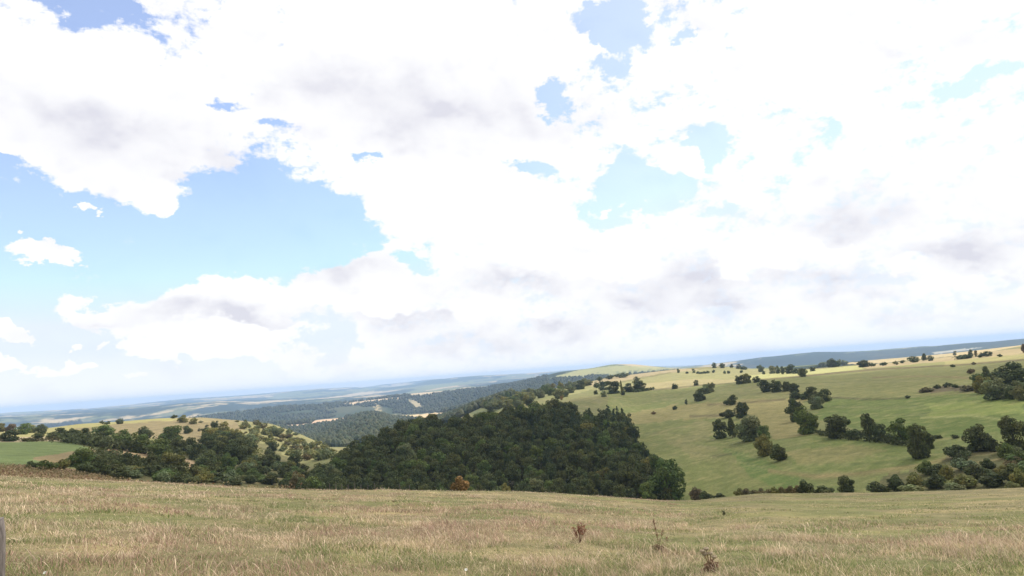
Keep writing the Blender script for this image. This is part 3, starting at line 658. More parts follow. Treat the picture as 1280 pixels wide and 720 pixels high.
# plateau
many([
 (846, 850, 461, 466, 'round', 'dark', 'tiny tree leftmost on the sunlit tan field crest'),
 (865, 870, 461, 466, 'round', 'grey', 'tiny pale tree above the left end of the short crest hedge'),
 (857, 861, 464, 467, 'bush', 'black', 'tiny bush between the leftmost crest tree and the pale tiny tree'),
 (870, 874, 464, 467, 'bush', 'black', 'tiny bush at the left end of the short crest hedge'),
 (890, 896, 453, 460, 'round', 'dark', 'small round tree standing up on the skyline left of its twin'),
 (899, 907, 454, 460, 'round', 'dark', 'small wide tree on the skyline right of its round twin'),
 (912, 917, 455, 460, 'tall', 'black', 'tiny upright tree on the skyline after the wide one'),
 (920, 927, 455, 461, 'round', 'dark', 'left and taller tree of the skyline knot'),
 (925, 934, 457, 462, 'bush', 'dark', 'right and lower tree of the skyline knot'),
 (890, 894, 462, 466, 'bush', 'dark', 'tiny bush on the bright field under the round skyline tree'),
 (904, 908, 463, 467, 'bush', 'green', 'tiny green bush left of two dots on the bright field'),
 (909, 913, 463, 467, 'bush', 'black', 'tiny black bush right of two dots on the bright field'),
 (925, 929, 462, 466, 'bush', 'dark', 'tiny bush alone under the skyline knot'),
 (947, 955, 456, 465, 'round', 'grey', 'greyish oval tree left of the plateau tree row'),
 (953, 957, 463, 468, 'bush', 'dark', 'tiny bush at the foot of the greyish oval tree'),
 (961, 971, 457, 467, 'round', 'grey', 'first tree of the plateau row against the blue ridge'),
 (970, 976, 457, 467, 'round', 'dark', 'second tree of the plateau row against the blue ridge'),
 (975, 982, 458, 468, 'tall', 'dark', 'third tree of the plateau row against the blue ridge'),
 (981, 993, 455, 467, 'round', 'dark', 'fullest tree of the plateau row against the blue ridge'),
 (990, 1000, 460, 467, 'bush', 'dark', 'low tree at the right end of the plateau row'),
 (999, 1009, 460, 471, 'round', 'dark', 'tree standing alone in front of the brightest sunlit strip'),
 (1012, 1020, 458, 464, 'round', 'dark', 'small round tree between the lone strip tree and the wooded mound'),
 (1072, 1087, 450, 459, 'round', 'black', 'dark wide tree right of the wooded mound on the strip edge'),
 (1087, 1095, 453, 458, 'bush', 'dark', 'bush just right of the dark wide plateau tree'),
 (1100, 1109, 452, 457, 'bush', 'dark', 'low bush two places right of the dark wide plateau tree'),
 (1117, 1123, 451, 456, 'bush', 'olive', 'small olive bush left of the dotted plateau bushes'),
 (1125, 1131, 450, 454, 'bush', 'dark', 'small bush leading up to the three tall plateau trees'),
 (1136, 1150, 445, 453, 'bush', 'dark', 'wide bushy tree at the left of the three tall plateau trees'),
 (1152, 1160, 442, 451, 'tall', 'dark', 'tallest upright tree of the three plateau trees'),
 (1160, 1167, 444, 451, 'round', 'dark', 'rounded tree at the right of the three plateau trees'),
 (1191, 1196, 439, 444, 'round', 'dark', 'tiny tree alone on the far tan plateau field'),
 (1210, 1217, 437, 446, 'tall', 'dark', 'leftmost upright tree of the plateau knot near the low dark hedge'),
 (1217, 1223, 438, 446, 'tall', 'brown', 'thin-crowned tree in the plateau knot near the low dark hedge'),
 (1223, 1232, 440, 446.5, 'bush', 'dark', 'bushy tree in the right half of the plateau knot'),
 (1230, 1240, 439, 445.5, 'round', 'dark', 'round tree ending the plateau knot on the right'),
 (1215, 1220, 452, 456, 'bush', 'brown', 'small brown bush on the boundary below the plateau knot'),
 (1188, 1194, 455, 459, 'bush', 'dark', 'small green bush on the boundary left of the brown one'),
 (1210, 1219, 460, 467, 'bush', 'reddish', 'reddish-brown bush alone above the upright tree of the edge clump'),
 (1247, 1253, 442, 446, 'bush', 'dark', 'small bush alone near the right end of the plateau'),
 (1276, 1284, 430, 441, 'tall', 'reddish', 'dark upright tree cut by the right edge on the plateau'),
], G_P, 260)
for k in range(12):
    x = 1022 + k * 3.0; yb = 461.5 - 0.35 * k
    at_px(x - 4, x + 5, yb - random.uniform(5, 8) - 4 * math.sin(math.pi * k / 11), yb - random.uniform(0, 2.5), random.choice(['round', 'bush']), random.choice(['dark', 'grey', 'dark']), 'dark tree of the small wooded mound behind the sunlit strip', 'trees of the small wooded mound', 420)
# scrub bank and boundary bits
many([
 (1167, 1176, 480, 486, 'bush', 'black', 'left dark bush on the low scrubby bank above the green field'),
 (1179, 1189, 478, 484, 'bush', 'black', 'middle dark bush on the low scrubby bank above the green field'),
 (1190, 1199, 479, 485, 'bush', 'dark', 'right dark bush on the low scrubby bank above the green field'),
 (1148, 1168, 484, 490, 'bush', 'brown', 'brownish flat bush at the left end of the scrubby bank'),
 (1202, 1221, 481, 489, 'bush', 'brown', 'brown flat bush joining the scrubby bank to the edge clump'),
], 'bushes of the scrubby bank', 180)
# beyond the wood
many([
 (757, 777, 477, 492, 'round', 'black', 'left big dark tree of the group at the field corner behind the knoll'),
 (775, 780, 476, 494, 'tall', 'olive', 'thin poplar-like tree in the group at the field corner behind the knoll'),
 (779, 793, 479, 490, 'round', 'black', 'low dark tree in the middle of the field corner group'),
 (790, 808, 476, 488, 'round', 'black', 'rounded dark tree at the right end of the field corner group'),
 (793, 800, 471, 478, 'round', 'dark', 'small tree behind the rounded tree of the field corner group'),
 (776, 782, 487, 494, 'bush', 'dark', 'small bush at the foot of the thin poplar-like tree'),
 (748, 762, 475, 483, 'bush', 'dark', 'bush left of and behind the field corner group'),
 (742, 750, 477, 485, 'bush', 'dark', 'bush furthest left behind the field corner group'),
 (748, 757, 482, 488, 'bush', 'dark', 'low bush between the paler wood and the field corner group'),
 (742, 748, 487, 493, 'bush', 'dark', 'small bush on the corner of the sunlit field by the paler wood'),
 (751, 759, 488, 496, 'round', 'grey', 'small grey-green tree on the sunlit field before the corner group'),
 (700, 704, 495, 500, 'round', 'rust', 'tiny brown tree on the tan patch before the paler wood'),
 (757, 767, 468, 474, 'bush', 'dark', 'bush in the middle of the skyline line behind the corner group'),
 (746, 753, 470, 476, 'bush', 'dark', 'bush at the left of the skyline line behind the corner group'),
 (768, 786, 466, 472, 'bush', 'dark', 'wide bush at the right of the skyline line behind the corner group'),
], 'trees beyond the wooded knoll', 430)
# left side
many([
 (-4, 7, 529, 540, 'round', 'olive', 'olive tree cut by the left edge above the green field'),
 (7, 19, 530, 541, 'round', 'reddish', 'reddish-leaved tree second from the left edge behind the field hedge'),
 (21, 37, 530, 543, 'round', 'green', 'full green tree third from the left edge behind the field hedge'),
 (34, 47, 531, 541, 'round', 'pale', 'pale green tree between the full green tree and the dark slim one'),
 (46, 58, 530, 541, 'round', 'dark', 'dark tree ending the back row before the golden field'),
 (1, 24, 538, 552, 'round', 'dark', 'biggest dark tree at the left end of the green field hedge'),
 (41, 55, 539, 551, 'round', 'dark', 'round tree alone in the field hedge under the golden field'),
 (28, 42, 547, 552, 'bush', 'dark', 'low bush in the field hedge left of the round tree'),
 (59, 73, 540, 550, 'round', 'dark', 'left small dark tree where the field hedge grows thick'),
 (70, 86, 535, 549, 'round', 'dark', 'second tree where the field hedge grows thick'),
 (82, 98, 536, 553, 'round', 'dark', 'third tree where the field hedge grows thick'),
 (95, 112, 536, 554, 'round', 'black', 'fourth and darkest tree of the thick field hedge'),
 (110, 136, 540, 558, 'round', 'black', 'broad black-green tree at the corner of the green field'),
 (119, 144, 531, 545, 'round', 'green', 'green tree top showing behind the corner of the green field'),
 (123, 136, 550, 563, 'round', 'dark', 'small dark tree at the tip of the green field'),
 (140, 166, 537, 562, 'round', 'green', 'left half of the big rounded double tree right of the green field'),
 (160, 186, 541, 566, 'round', 'green', 'right half of the big rounded double tree right of the green field'),
 (172, 190, 533, 548, 'round', 'dark', 'round tree alone on the slope above the big rounded double tree'),
], G_L)
many([
 (145, 154, 523, 530, 'round', 'black', 'round dark dot of a tree on the ridge left of the golden crest'),
 (134, 138, 526, 530, 'round', 'black', 'smaller dot of a tree on the ridge beside the round dark one'),
 (125, 130, 525.5, 530, 'bush', 'black', 'leftmost dot of a bush on the ridge'),
 (130, 136, 527.5, 530.5, 'bush', 'black', 'low flat bush between two dots on the ridge'),
 (214, 222, 518, 523, 'bush', 'black', 'flat dark bush at the very top of the golden crest'),
 (222, 235, 519, 528, 'round', 'olive', 'olive tree on the golden crest'),
 (237, 247, 522, 530, 'round', 'olive', 'yellowish round tree on the golden crest right of the olive one'),
 (219, 224, 534, 541, 'bush', 'dark', 'small bush on the brown slope under the golden crest, left one'),
 (229, 239, 532, 542, 'round', 'dark', 'small round tree on the brown slope under the golden crest'),
 (247, 251, 535, 539, 'bush', 'brown', 'tiny brown bush right of the small round slope tree'),
], 'trees on the golden ridge', 380)
for k in range(11):
    x = 56 + k * 4.3; yb = 535 - 0.55 * k
    at_px(x - 3, x + 4, yb - random.uniform(4.5, 7), yb, random.choice(['pine', 'round']), 'black', 'small dark tree of the straight row on the left skyline', 'row of small dark trees on the left skyline', 560)
many([
 (185, 217, 549, 572, 'round', 'green', 'wide green tree at the top of the left valley, below the double tree'),
 (200, 229, 534, 559, 'round', 'green', 'tall bright green tree on the slope above the sandy track'),
 (212, 231, 548, 566, 'round', 'dark', 'dark tree right under the tall bright green tree'),
 (229, 245, 547, 566, 'round', 'dark', 'dark tree left of the pair above the sandy track'),
 (236, 256, 553, 575, 'round', 'dark', 'dark tree right of the pair above the sandy track'),
 (131, 147, 563, 577, 'bush', 'brown', 'brownish bush on the sandy patch by the green field'),
 (152, 177, 565, 592, 'round', 'dark', 'large dark tree in the valley left of the sandy track'),
 (174, 204, 568, 595, 'round', 'dark', 'broad dark tree in the valley second from the sandy track'),
 (201, 234, 565, 595, 'round', 'olive', 'broad olive tree beside the sandy track'),
 (198, 215, 588, 606, 'bush', 'grey', 'grey bush under the broad dark valley trees'),
 (213, 233, 589, 608, 'bush', 'dark', 'dark bush at the foot of the broad olive tree'),
 (118, 137, 574, 595, 'bush', 'dark', 'dark bush under the brownish bush by the green field'),
 (134, 154, 575, 595, 'bush', 'dark', 'dark bush touching the large dark valley tree on its left'),
 (84, 114, 561, 584, 'round', 'green', 'big green bush-like tree at the front corner of the green field'),
 (94, 119, 577, 594, 'bush', 'dark', 'bush at the foot of the big green corner tree'),
 (110, 126, 567, 583, 'bush', 'dark', 'bush right of the big green corner tree'),
 (32, 48, 576, 588, 'bush', 'dark', 'left one of the low wide bushes in front of the green field'),
 (45, 70, 575, 589, 'bush', 'green', 'widest of the low bushes in front of the green field'),
 (71, 86, 574, 587, 'bush', 'olive', 'olive low bush beside the big green corner tree'),
 (263, 274, 526, 541, 'round', 'dark', 'round dark tree at the top of the tree line running downhill'),
 (271, 287, 528, 545, 'round', 'olive', 'olive tree second in the tree line running downhill'),
 (285, 302, 536, 552, 'round', 'olive', 'ragged olive tree third in the tree line running downhill'),
 (269, 283, 544, 556, 'round', 'black', 'dark tree left of the tree line running downhill'),
 (281, 292, 541, 555, 'round', 'black', 'dark slim tree inside the tree line running downhill'),
 (335, 348, 552, 564, 'round', 'black', 'round almost black tree alone on the sunlit scrub slope'),
 (331, 344, 561, 574, 'round', 'dark', 'dark tree just below the round black one on the sunlit slope'),
 (303, 324, 542, 557, 'round', 'grey', 'grey-green wide tree on the left of the sunlit scrub slope'),
 (336, 352, 534, 545, 'round', 'grey', 'grey-green tree high on the sunlit scrub slope'),
 (328, 335, 533, 542, 'round', 'brown', 'brownish tree high on the sunlit scrub slope left of the grey one'),
 (304, 310, 524.5, 531, 'round', 'dark', 'small tree on the ridge over the sunlit scrub slope'),
 (316, 324, 524.5, 531, 'round', 'brown', 'brownish small tree on the ridge over the sunlit scrub slope'),
 (286, 316, 549, 576, 'round', 'dark', 'biggest dark tree in the middle of the left valley side'),
 (257, 278, 551, 570, 'round', 'dark', 'dark tree above the biggest valley tree, to its left'),
 (244, 276, 564, 590, 'round', 'dark', 'broad dark tree right of the sandy track'),
 (276, 294, 566, 590, 'round', 'green', 'green tree between the broad track tree and the biggest valley tree'),
 (359, 377, 565, 584, 'round', 'dark', 'dark tree near the left foot of the wooded knoll'),
 (347, 366, 579, 597, 'bush', 'dark', 'dark bush below the tree near the foot of the wooded knoll'),
 (361, 382, 590, 614, 'round', 'brown', 'brownish tree on the meadow edge left of the wooded knoll'),
 (280, 298, 583, 602, 'bush', 'green', 'bright green bush low in the left valley'),
 (294, 305, 585, 599, 'bush', 'green', 'small vivid green bush beside the bright green one'),
], G_S)
# orange bush at the edge of the meadow, and the end trees of the wood
ob_a, _ = azel(576, 610); ob_d = 80.0; ob_z = float(ground(ob_a, ob_d))
plant((ob_d * math.sin(ob_a), ob_d * math.cos(ob_a), ob_z), z_for(ob_a, ob_d, 595) - ob_z, 2.0, 'bush', 'orange', 'orange-brown bush in autumn colour at the meadow edge before the wood')
many([
 (769, 778, 509, 534, 'pine', 'pine', 'left pine of the pair standing up at the right top of the wooded knoll'),
 (775, 784, 511, 534, 'pine', 'pine', 'right pine of the pair standing up at the right top of the wooded knoll'),
 (755, 766, 507, 522, 'pine', 'pine', 'single pine on the knoll top left of the pair of pines'),
 (789, 797, 543, 563, 'pine', 'pine', 'upper pine on the right flank of the wooded knoll'),
 (796, 805, 553, 573, 'pine', 'pine', 'middle pine on the right flank of the wooded knoll'),
 (803, 812, 560, 578, 'pine', 'pine', 'lower pine on the right flank of the wooded knoll'),
 (813, 857, 575, 628, 'round', 'green', 'largest tree of the wooded knoll, at its right end beside the gully'),
 (774, 806, 570, 620, 'round', 'dark', 'large dark tree left of the largest end tree of the knoll'),
 (800, 822, 572, 598, 'round', 'olive', 'olive yellowing tree behind the largest end tree of the knoll'),
 (512, 532, 529, 551, 'round', 'black', 'dark tree standing highest on the left shoulder of the knoll outline'),
 (700, 722, 503, 523, 'round', 'olive', 'olive tree on the top of the knoll'),
], 'trees marking the edges of the wooded knoll')

# ------------------------------------------------------------------ the wood on the knoll: every tree its own
def scatter(poly, dmin, dmax, n, spacing, seed, tries=60000, pts0=None):
    g = np.random.default_rng(seed)
    xs = [p[0] for p in poly]; a0 = azel(min(xs) - 15, 560)[0]; a1 = azel(max(xs) + 15, 560)[0]
    az = g.uniform(a0, a1, tries); d = np.sqrt(g.uniform(dmin ** 2, dmax ** 2, tries))
    z = ground(az, d); Pt = np.stack([d * np.sin(az), d * np.cos(az), z], 1)
    px, py = proj(Pt); ok = inpoly(px, py, poly)
    res = [] if pts0 is None else [np.array(p) for p in pts0]; n0 = len(res); out = []
    arr = np.empty((0, 2)) if not res else np.array(res)[:, :2]
    for p, u, v in zip(Pt[ok], px[ok], py[ok]):
        if len(arr) and np.min((arr[:, 0] - p[0]) ** 2 + (arr[:, 1] - p[1]) ** 2) < spacing ** 2: continue
        arr = np.vstack([arr, p[:2]]); out.append((p, u, v))
        if len(out) >= n: break
    return out
wood = scatter(WOOD, 150, 250, 330, 4.3, 5) 
wood += scatter(WOOD, 250, 385, 330, 5.0, 6, pts0=[t[0] for t in wood])
used_clear = [(712, 529), (735, 520), (764, 525), (770, 535), (735, 541), (708, 537)]
spec = []
for p, u, v in wood:
    if inpoly(np.array([u]), np.array([v]), used_clear)[0] and random.random() < 0.85: continue
    d = math.hypot(p[0], p[1]); pine = u > 640 and 520 < v < 600 and random.random() < 0.33
    h = random.uniform(0.75, 1.25) * (5.0 + 3.6 * min(max((d - 190) / 120, 0), 1))
    spec.append((h / d, p, h, h * random.uniform(0.68, 0.92), pine))
spec.sort(key=lambda t: -t[0])
nwood = 0; rest = []
for s_, p, h, w, pine in spec:
    if pine:
        plant(p, h * 1.05, w * 0.8, 'pine', 'pine', 'dark pine packed among the trees of the wooded knoll', 'pines of the wooded knoll'); continue
    if nwood >= 290: rest.append((p, h, w)); continue
    col = random.choices(['dark', 'black', 'green', 'olive', 'brown', 'grey'], [7, 4.5, 2.2, 0.3, 0.0, 0.3])[0]
    plant(p, h, w, 'round', col, 'dark broadleaf tree packed among the trees of the wooded knoll', 'broadleaf trees of the wooded knoll', name='woodland_tree')
    nwood += 1
if rest:                                                  # the smallest of the wood, past the first three hundred
    VV = []; TT = []
    for p, h, w in rest:
        me = random.choice(PROTO['round'])[2]; n_ = len(me.vertices); v_ = np.empty(n_ * 3, np.float32); me.vertices.foreach_get('co', v_)
        t_ = np.empty(n_ * 4, np.float32); me.attributes['tone'].data.foreach_get('color', t_)
        an = random.uniform(0, 6.28); v_ = v_.reshape(-1, 3) * [w / 0.92, w / 0.92, h]; ca, sa = math.cos(an), math.sin(an)
        v_ = np.stack([v_[:, 0] * ca - v_[:, 1] * sa, v_[:, 0] * sa + v_[:, 1] * ca, v_[:, 2]], 1) + p
        # only the leaf faces (four vertices each)
        VV.append(v_); TT.append(t_.reshape(-1, 4)[:, :3] * np.array(tint(random.choice(['dark', 'black', 'dark', 'green']))[:3]))
    VV = np.concatenate(VV); TT = np.concatenate(TT)
    o = link('wood_canopy', fast_mesh('wood_canopy', VV, np.arange(len(VV)), np.full(len(VV) // 4, 4), [M_leaf], {'tone': TT})); o.color = (1, 1, 1, 1)
    tag(o, 'smaller trees closing the canopy at the back of the wooded knoll', 'woodland', kind='stuff')
print('REST', len(rest)); print('WOOD', nwood, len(wood))
# paler wood behind the knoll, its sunlit look put into the foliage colours
BAND = [(600, 506), (640, 496), (672, 487), (705, 483), (738, 480), (740, 492), (712, 497), (688, 500), (670, 506), (650, 512), (610, 517)]
band = scatter(BAND, 450, 900, 60, 9.0, 8)
for p, u, v in band:
    plant(p, random.uniform(6.5, 10), random.uniform(7.5, 11), random.choice(['round', 'round', 'tall']), random.choice(['green', 'grey', 'grey', 'olive', 'dark', 'pale']), 'tree of the paler wood behind the wooded knoll', 'trees of the paler wood behind the knoll', parts=True)
# sunlit scrub slope and valley scrub on the left
SUN = [(300, 533), (345, 533), (372, 545), (400, 560), (428, 570), (415, 582), (380, 578), (352, 566), (318, 548)]
for p, u, v in scatter(SUN, 320, 780, 150, 4.6, 12):
    plant(p, random.uniform(2.2, 5.0), random.uniform(3.5, 6.5), 'bush', random.choice(['olive', 'pale', 'grey', 'grey', 'brown', 'pale', 'olive', 'pale']), 'pale shrub of the sunlit scrub slope left of the wooded knoll', 'shrubs of the sunlit scrub slope', parts=False)
VAL = [(262, 572), (300, 575), (345, 578), (392, 590), (392, 616), (300, 612), (210, 606), (150, 602), (120, 596), (160, 592), (235, 598)]
for p, u, v in scatter(VAL, 150, 330, 75, 4.6, 14):
    plant(p, random.uniform(1.6, 3.6), random.uniform(3.0, 5.4), 'bush', random.choice(['dark', 'olive', 'dark', 'green', 'grey', 'green', 'grey']), 'bush of the mixed scrub filling the bottom of the left valley', 'bushes of the left valley bottom')
RDG = [(228, 527), (300, 526), (330, 531), (320, 545), (270, 547), (240, 545)]
for p, u, v in scatter(RDG, 320, 760, 26, 9.0, 18):
    plant(p, random.uniform(1.2, 2.6), random.uniform(2.0, 4.0), 'bush', random.choice(['olive', 'brown', 'grey', 'pale', 'dark']), 'small low shrub dotted over the tan top of the left hill', 'shrubs on the tan hill top', parts=False)
HIL = [(255, 545), (300, 552), (330, 575), (345, 590), (262, 585), (245, 575)]
for p, u, v in scatter(HIL, 200, 480, 22, 7.5, 15):
    plant(p, random.uniform(4.5, 7.5), random.uniform(5.5, 8.0), 'round', random.choice(['dark', 'dark', 'olive', 'green', 'black']), 'dark tree of the thicket on the left valley side below the ridge', 'trees of the left valley thicket')
RV = [(1190, 570), (1290, 556), (1290, 604), (1190, 606), (1120, 606)]
for p, u, v in scatter(RV, 110, 240, 10, 5.5, 16):
    plant(p, random.uniform(1.4, 3.2), random.uniform(2.6, 4.6), 'bush', random.choice(['dark', 'olive', 'green', 'grey', 'dark', 'black']), 'low scrub bush filling gaps of the lower right valley thicket', 'low scrub of the lower right valley')

# ------------------------------------------------------------------ low hedges that follow the ground
def hedge(line, h, w, colour, label, dmin=110.0, leaf=0.35, density=9):
    pts = [hit(x, y, dmin) for x, y in line]; pts = [p[0] for p in pts if p is not None]
    g = np.random.default_rng(len(label)); pos = []
    for a, b in zip(pts[:-1], pts[1:]):
        L = np.linalg.norm(b - a)
        if L > 160: continue
        n = int(L * density * max(h, 0.6)); t = g.random(n)
        q_ = a + (b - a) * t[:, None]; q_[:, :2] += g.normal(size=(n, 2)) * w * 0.3
        hh = h * (0.55 + 0.6 * vnoise(q_[:, 0] / 3.0, q_[:, 1] / 3.0, 4)) * g.random(n) ** 0.7
        q_[:, 2] = ground_xy(q_[:, 0], q_[:, 1]) + hh; pos.append(q_)
    pos = np.concatenate(pos); o0 = pts[0]
    n = len(pos); nr = g.normal(size=(n, 3)) + [0, 0, 0.6]; nr /= np.linalg.norm(nr, axis=1)[:, None]
    V, F = leaf_quads(pos - o0, nr, leaf * (0.6 + 0.8 * g.random(n)))
    tone = np.repeat((0.7 + 0.6 * g.random(n))[:, None] * np.ones(3), 4, 0)
    o = link('hedge', fast_mesh('hedge', V, F, np.full(n, 4), [M_leaf], {'tone': tone}), loc=Vector(o0)); o.color = tint(colour)
    tag(o, label, 'hedge', 'low hedges between the fields'); return o
hedge([(1022, 542), (1045, 548), (1080, 551), (1110, 554), (1140, 559)], 1.6, 2.0, 'black', 'dark low hedge running under the trees of the curved hedgerow')
hedge([(84, 552), (112, 557), (140, 562), (168, 565), (192, 569), (216, 571)], 4.0, 7.0, 'dark', 'tall overgrown hedge closing the tree row right of the green field', 200, 0.5, 12)
hedge([(204, 558), (222, 562), (240, 568), (258, 575), (276, 586)], 4.0, 7.0, 'dark', 'tall overgrown hedge under the trees above the sandy track', 180, 0.5, 12)
hedge([(265, 540), (279, 543), (292, 548), (304, 556), (312, 572)], 3.5, 7.0, 'olive', 'overgrown hedge of the tree line running downhill on the left', 180, 0.5, 12)
hedge([(130, 578), (152, 588), (178, 594), (204, 595), (230, 596)], 4.0, 7.0, 'dark', 'dense scrub hedge under the valley trees left of the sandy track', 130, 0.4, 14)
hedge([(793, 490.5), (804, 489), (817, 487)], 2.2, 3, 'dark', 'dark low hedge right of the field corner group', 430, 0.6, 8)
hedge([(874, 467.5), (880, 467), (886, 466.5)], 3.0, 4, 'black', 'short dark hedge on the crest of the tan field', 600, 0.9, 6)
hedge([(1198, 449), (1205, 448.5), (1212, 448)], 3.0, 5, 'black', 'low straight-topped dark hedge on the plateau near the tree knot', 420, 0.8, 14)
hedge([(0, 552), (30, 552), (60, 552), (90, 552.5), (112, 556)], 1.5, 2.5, 'brown', 'low brownish hedge along the top of the green field', 250, 0.5, 6)

# ------------------------------------------------------------------ far woods that read as one mass
def woodland(name, polys, d0, d1, n, hmin, hmax, label, seed, holes=(), thr=None):
    g = np.random.default_rng(seed)
    az = g.uniform(R(-46), R(46), n * 14); d = np.exp(g.uniform(math.log(d0), math.log(d1), n * 14))
    z = ground(az, d); Pt = np.stack([d * np.sin(az), d * np.cos(az), z], 1); px, py = proj(Pt)
    ok = np.zeros(len(px), bool)
    for pl in polys: ok |= inpoly(px, py, pl)
    for pl in holes: ok &= ~inpoly(px, py, pl)
    if thr is not None: ok &= fbm(Pt[:, 0] / 620, Pt[:, 1] / 620, 81, 5, 0.6) > thr
    Pt = Pt[ok][:n]; n = len(Pt)
    # each crown: a rough dome of 3 rings
    ns = 7; rings = [(0.0, 0.75), (0.45, 1.0), (0.8, 0.62)]
    h = g.uniform(hmin, hmax, n); w = h * g.uniform(0.42, 0.62, n); ph = g.uniform(0, 6.28, n)
    Vs = []
    for (zz, rr) in rings:
        for k in range(ns):
            an = ph + 2 * math.pi * k / ns; jit = g.uniform(0.75, 1.2, n)
            Vs.append(np.stack([Pt[:, 0] + w * rr * jit * np.cos(an), Pt[:, 1] + w * rr * jit * np.sin(an), Pt[:, 2] - 0.5 + h * (zz + g.uniform(-0.07, 0.07, n) * (zz > 0))], 1))
    Vs.append(np.stack([Pt[:, 0], Pt[:, 1], Pt[:, 2] + h], 1))
    nvp = len(rings) * ns + 1; V = np.stack(Vs, 1).reshape(-1, 3)
    F4 = []; F3 = []
    for r_ in range(len(rings) - 1):
        for k in range(ns): F4.append([r_ * ns + k, r_ * ns + (k + 1) % ns, (r_ + 1) * ns + (k + 1) % ns, (r_ + 1) * ns + k])
    for k in range(ns): F3.append([(len(rings) - 1) * ns + k, (len(rings) - 1) * ns + (k + 1) % ns, nvp - 1])
    F4 = np.array(F4); F3 = np.array(F3); off = (np.arange(n) * nvp)[:, None, None]
    flat = np.concatenate([(F4[None] + off).ravel(), (F3[None] + off).ravel()])
    sizes = np.concatenate([np.full(n * len(F4), 4), np.full(n * len(F3), 3)])
    warm = g.random(n)[:, None]; k = g.uniform(0.7, 1.35, n)[:, None]
    tone = np.repeat(k * np.concatenate([0.045 + 0.03 * warm, 0.065 + 0.012 * warm, 0.03 + 0 * warm], 1), nvp, 0)
    o = link(name, fast_mesh(name, V, flat, sizes, [M_leaf], {'tone': tone})); o.color = (1, 1, 1, 1)
    tag(o, label, 'woodland', kind='stuff'); print(name, n)
woodland('nearer_woodland', [[(270, 560), (330, 533), (385, 531), (430, 522), (460, 514), (500, 521), (530, 527), (575, 516), (640, 493), (640, 545), (560, 556), (480, 566), (380, 560)]], 900, 2000, 5200, 7, 12,
         'dark wooded ridge with a rounded top in the valley beyond the knoll', 3, [[(384, 532), (396, 524), (428, 521), (446, 519), (436, 524), (408, 529)], [(608, 500), (618, 494), (622, 497), (614, 502)], [(420, 562), (450, 553), (455, 560), (430, 568)]])
woodland('distant_woodland', [[(225, 540), (235, 524), (300, 515), (350, 509), (400, 506), (450, 501), (520, 492), (600, 486), (660, 476), (684, 470), (690, 490), (600, 505), (560, 516), (480, 520), (380, 530), (300, 536)], [(690, 474), (850, 464), (850, 468), (700, 484)]], 2000, 3950, 9000, 8, 14,
         'long forested ridge across the distant valley, hazy blue-green', 4, [[(425, 505), (490, 497), (520, 495), (480, 501), (440, 506)], [(505, 493), (535, 490), (585, 487), (560, 490), (520, 496)], [(508, 498), (518, 500), (532, 510), (520, 511), (512, 504)], [(500, 519), (560, 515), (560, 521), (515, 524)], [(384, 532), (396, 524), (446, 519), (408, 529)]], 0.40)

# ------------------------------------------------------------------ bracken and undergrowth
def leaf_stuff(name, poly, d0, d1, n, h, leaf, colours, label, cat, seed, spread=1.0):
    g = np.random.default_rng(seed); xs = [p[0] for p in poly]
    az = g.uniform(azel(min(xs) - 20, 590)[0], azel(max(xs) + 20, 590)[0], n * 8); d = np.sqrt(g.uniform(d0 * d0, d1 * d1, n * 8))
    z = ground(az, d); Pt = np.stack([d * np.sin(az), d * np.cos(az), z], 1); px, py = proj(Pt)
    Pt = Pt[inpoly(px + g.normal(size=len(px)) * 3, py, poly)][:n]; n = len(Pt)
    Pt[:, 2] += h * (0.3 + 0.9 * vnoise(Pt[:, 0] / 2.5, Pt[:, 1] / 2.5, 8)) * g.random(n) ** 0.6
    nr = g.normal(size=(n, 3)) + [0, 0, 0.7]; nr /= np.linalg.norm(nr, axis=1)[:, None]
    V, F = leaf_quads(Pt, nr, leaf * (0.5 + g.random(n)))
    c = np.array(colours)[(vnoise(Pt[:, 0] / 3, Pt[:, 1] / 3, 9) * 0.75 * len(colours) + g.random(n) * 0.3 * len(colours)).astype(int) % len(colours)] * g.uniform(0.7, 1.3, n)[:, None]
    o = link(name, fast_mesh(name, V, F, np.full(n, 4), [M_dry], {'tone': np.repeat(c, 4, 0)})); o.color = (1, 1, 1, 1)
    tag(o, label, cat, kind='stuff'); print(name, n)
leaf_stuff('bracken', [(-120, 602), (-120, 580), (0, 582), (50, 586), (110, 593), (180, 604), (260, 610), (380, 614), (380, 622), (180, 622)], 74, 215, 16000, 0.8, 0.12,
           [(0.23, 0.155, 0.085), (0.29, 0.22, 0.12), (0.18, 0.155, 0.07), (0.30, 0.24, 0.13), (0.20, 0.12, 0.07)], 'reddish-brown bracken growing in a band behind the meadow crest', 'bracken', 21)
leaf_stuff('undergrowth', WOOD, 140, 390, 60000, 3.2, 0.42, [(0.04, 0.05, 0.022), (0.055, 0.06, 0.025), (0.05, 0.045, 0.025)], 'dark undergrowth between the trees of the wooded knoll', 'undergrowth', 22)
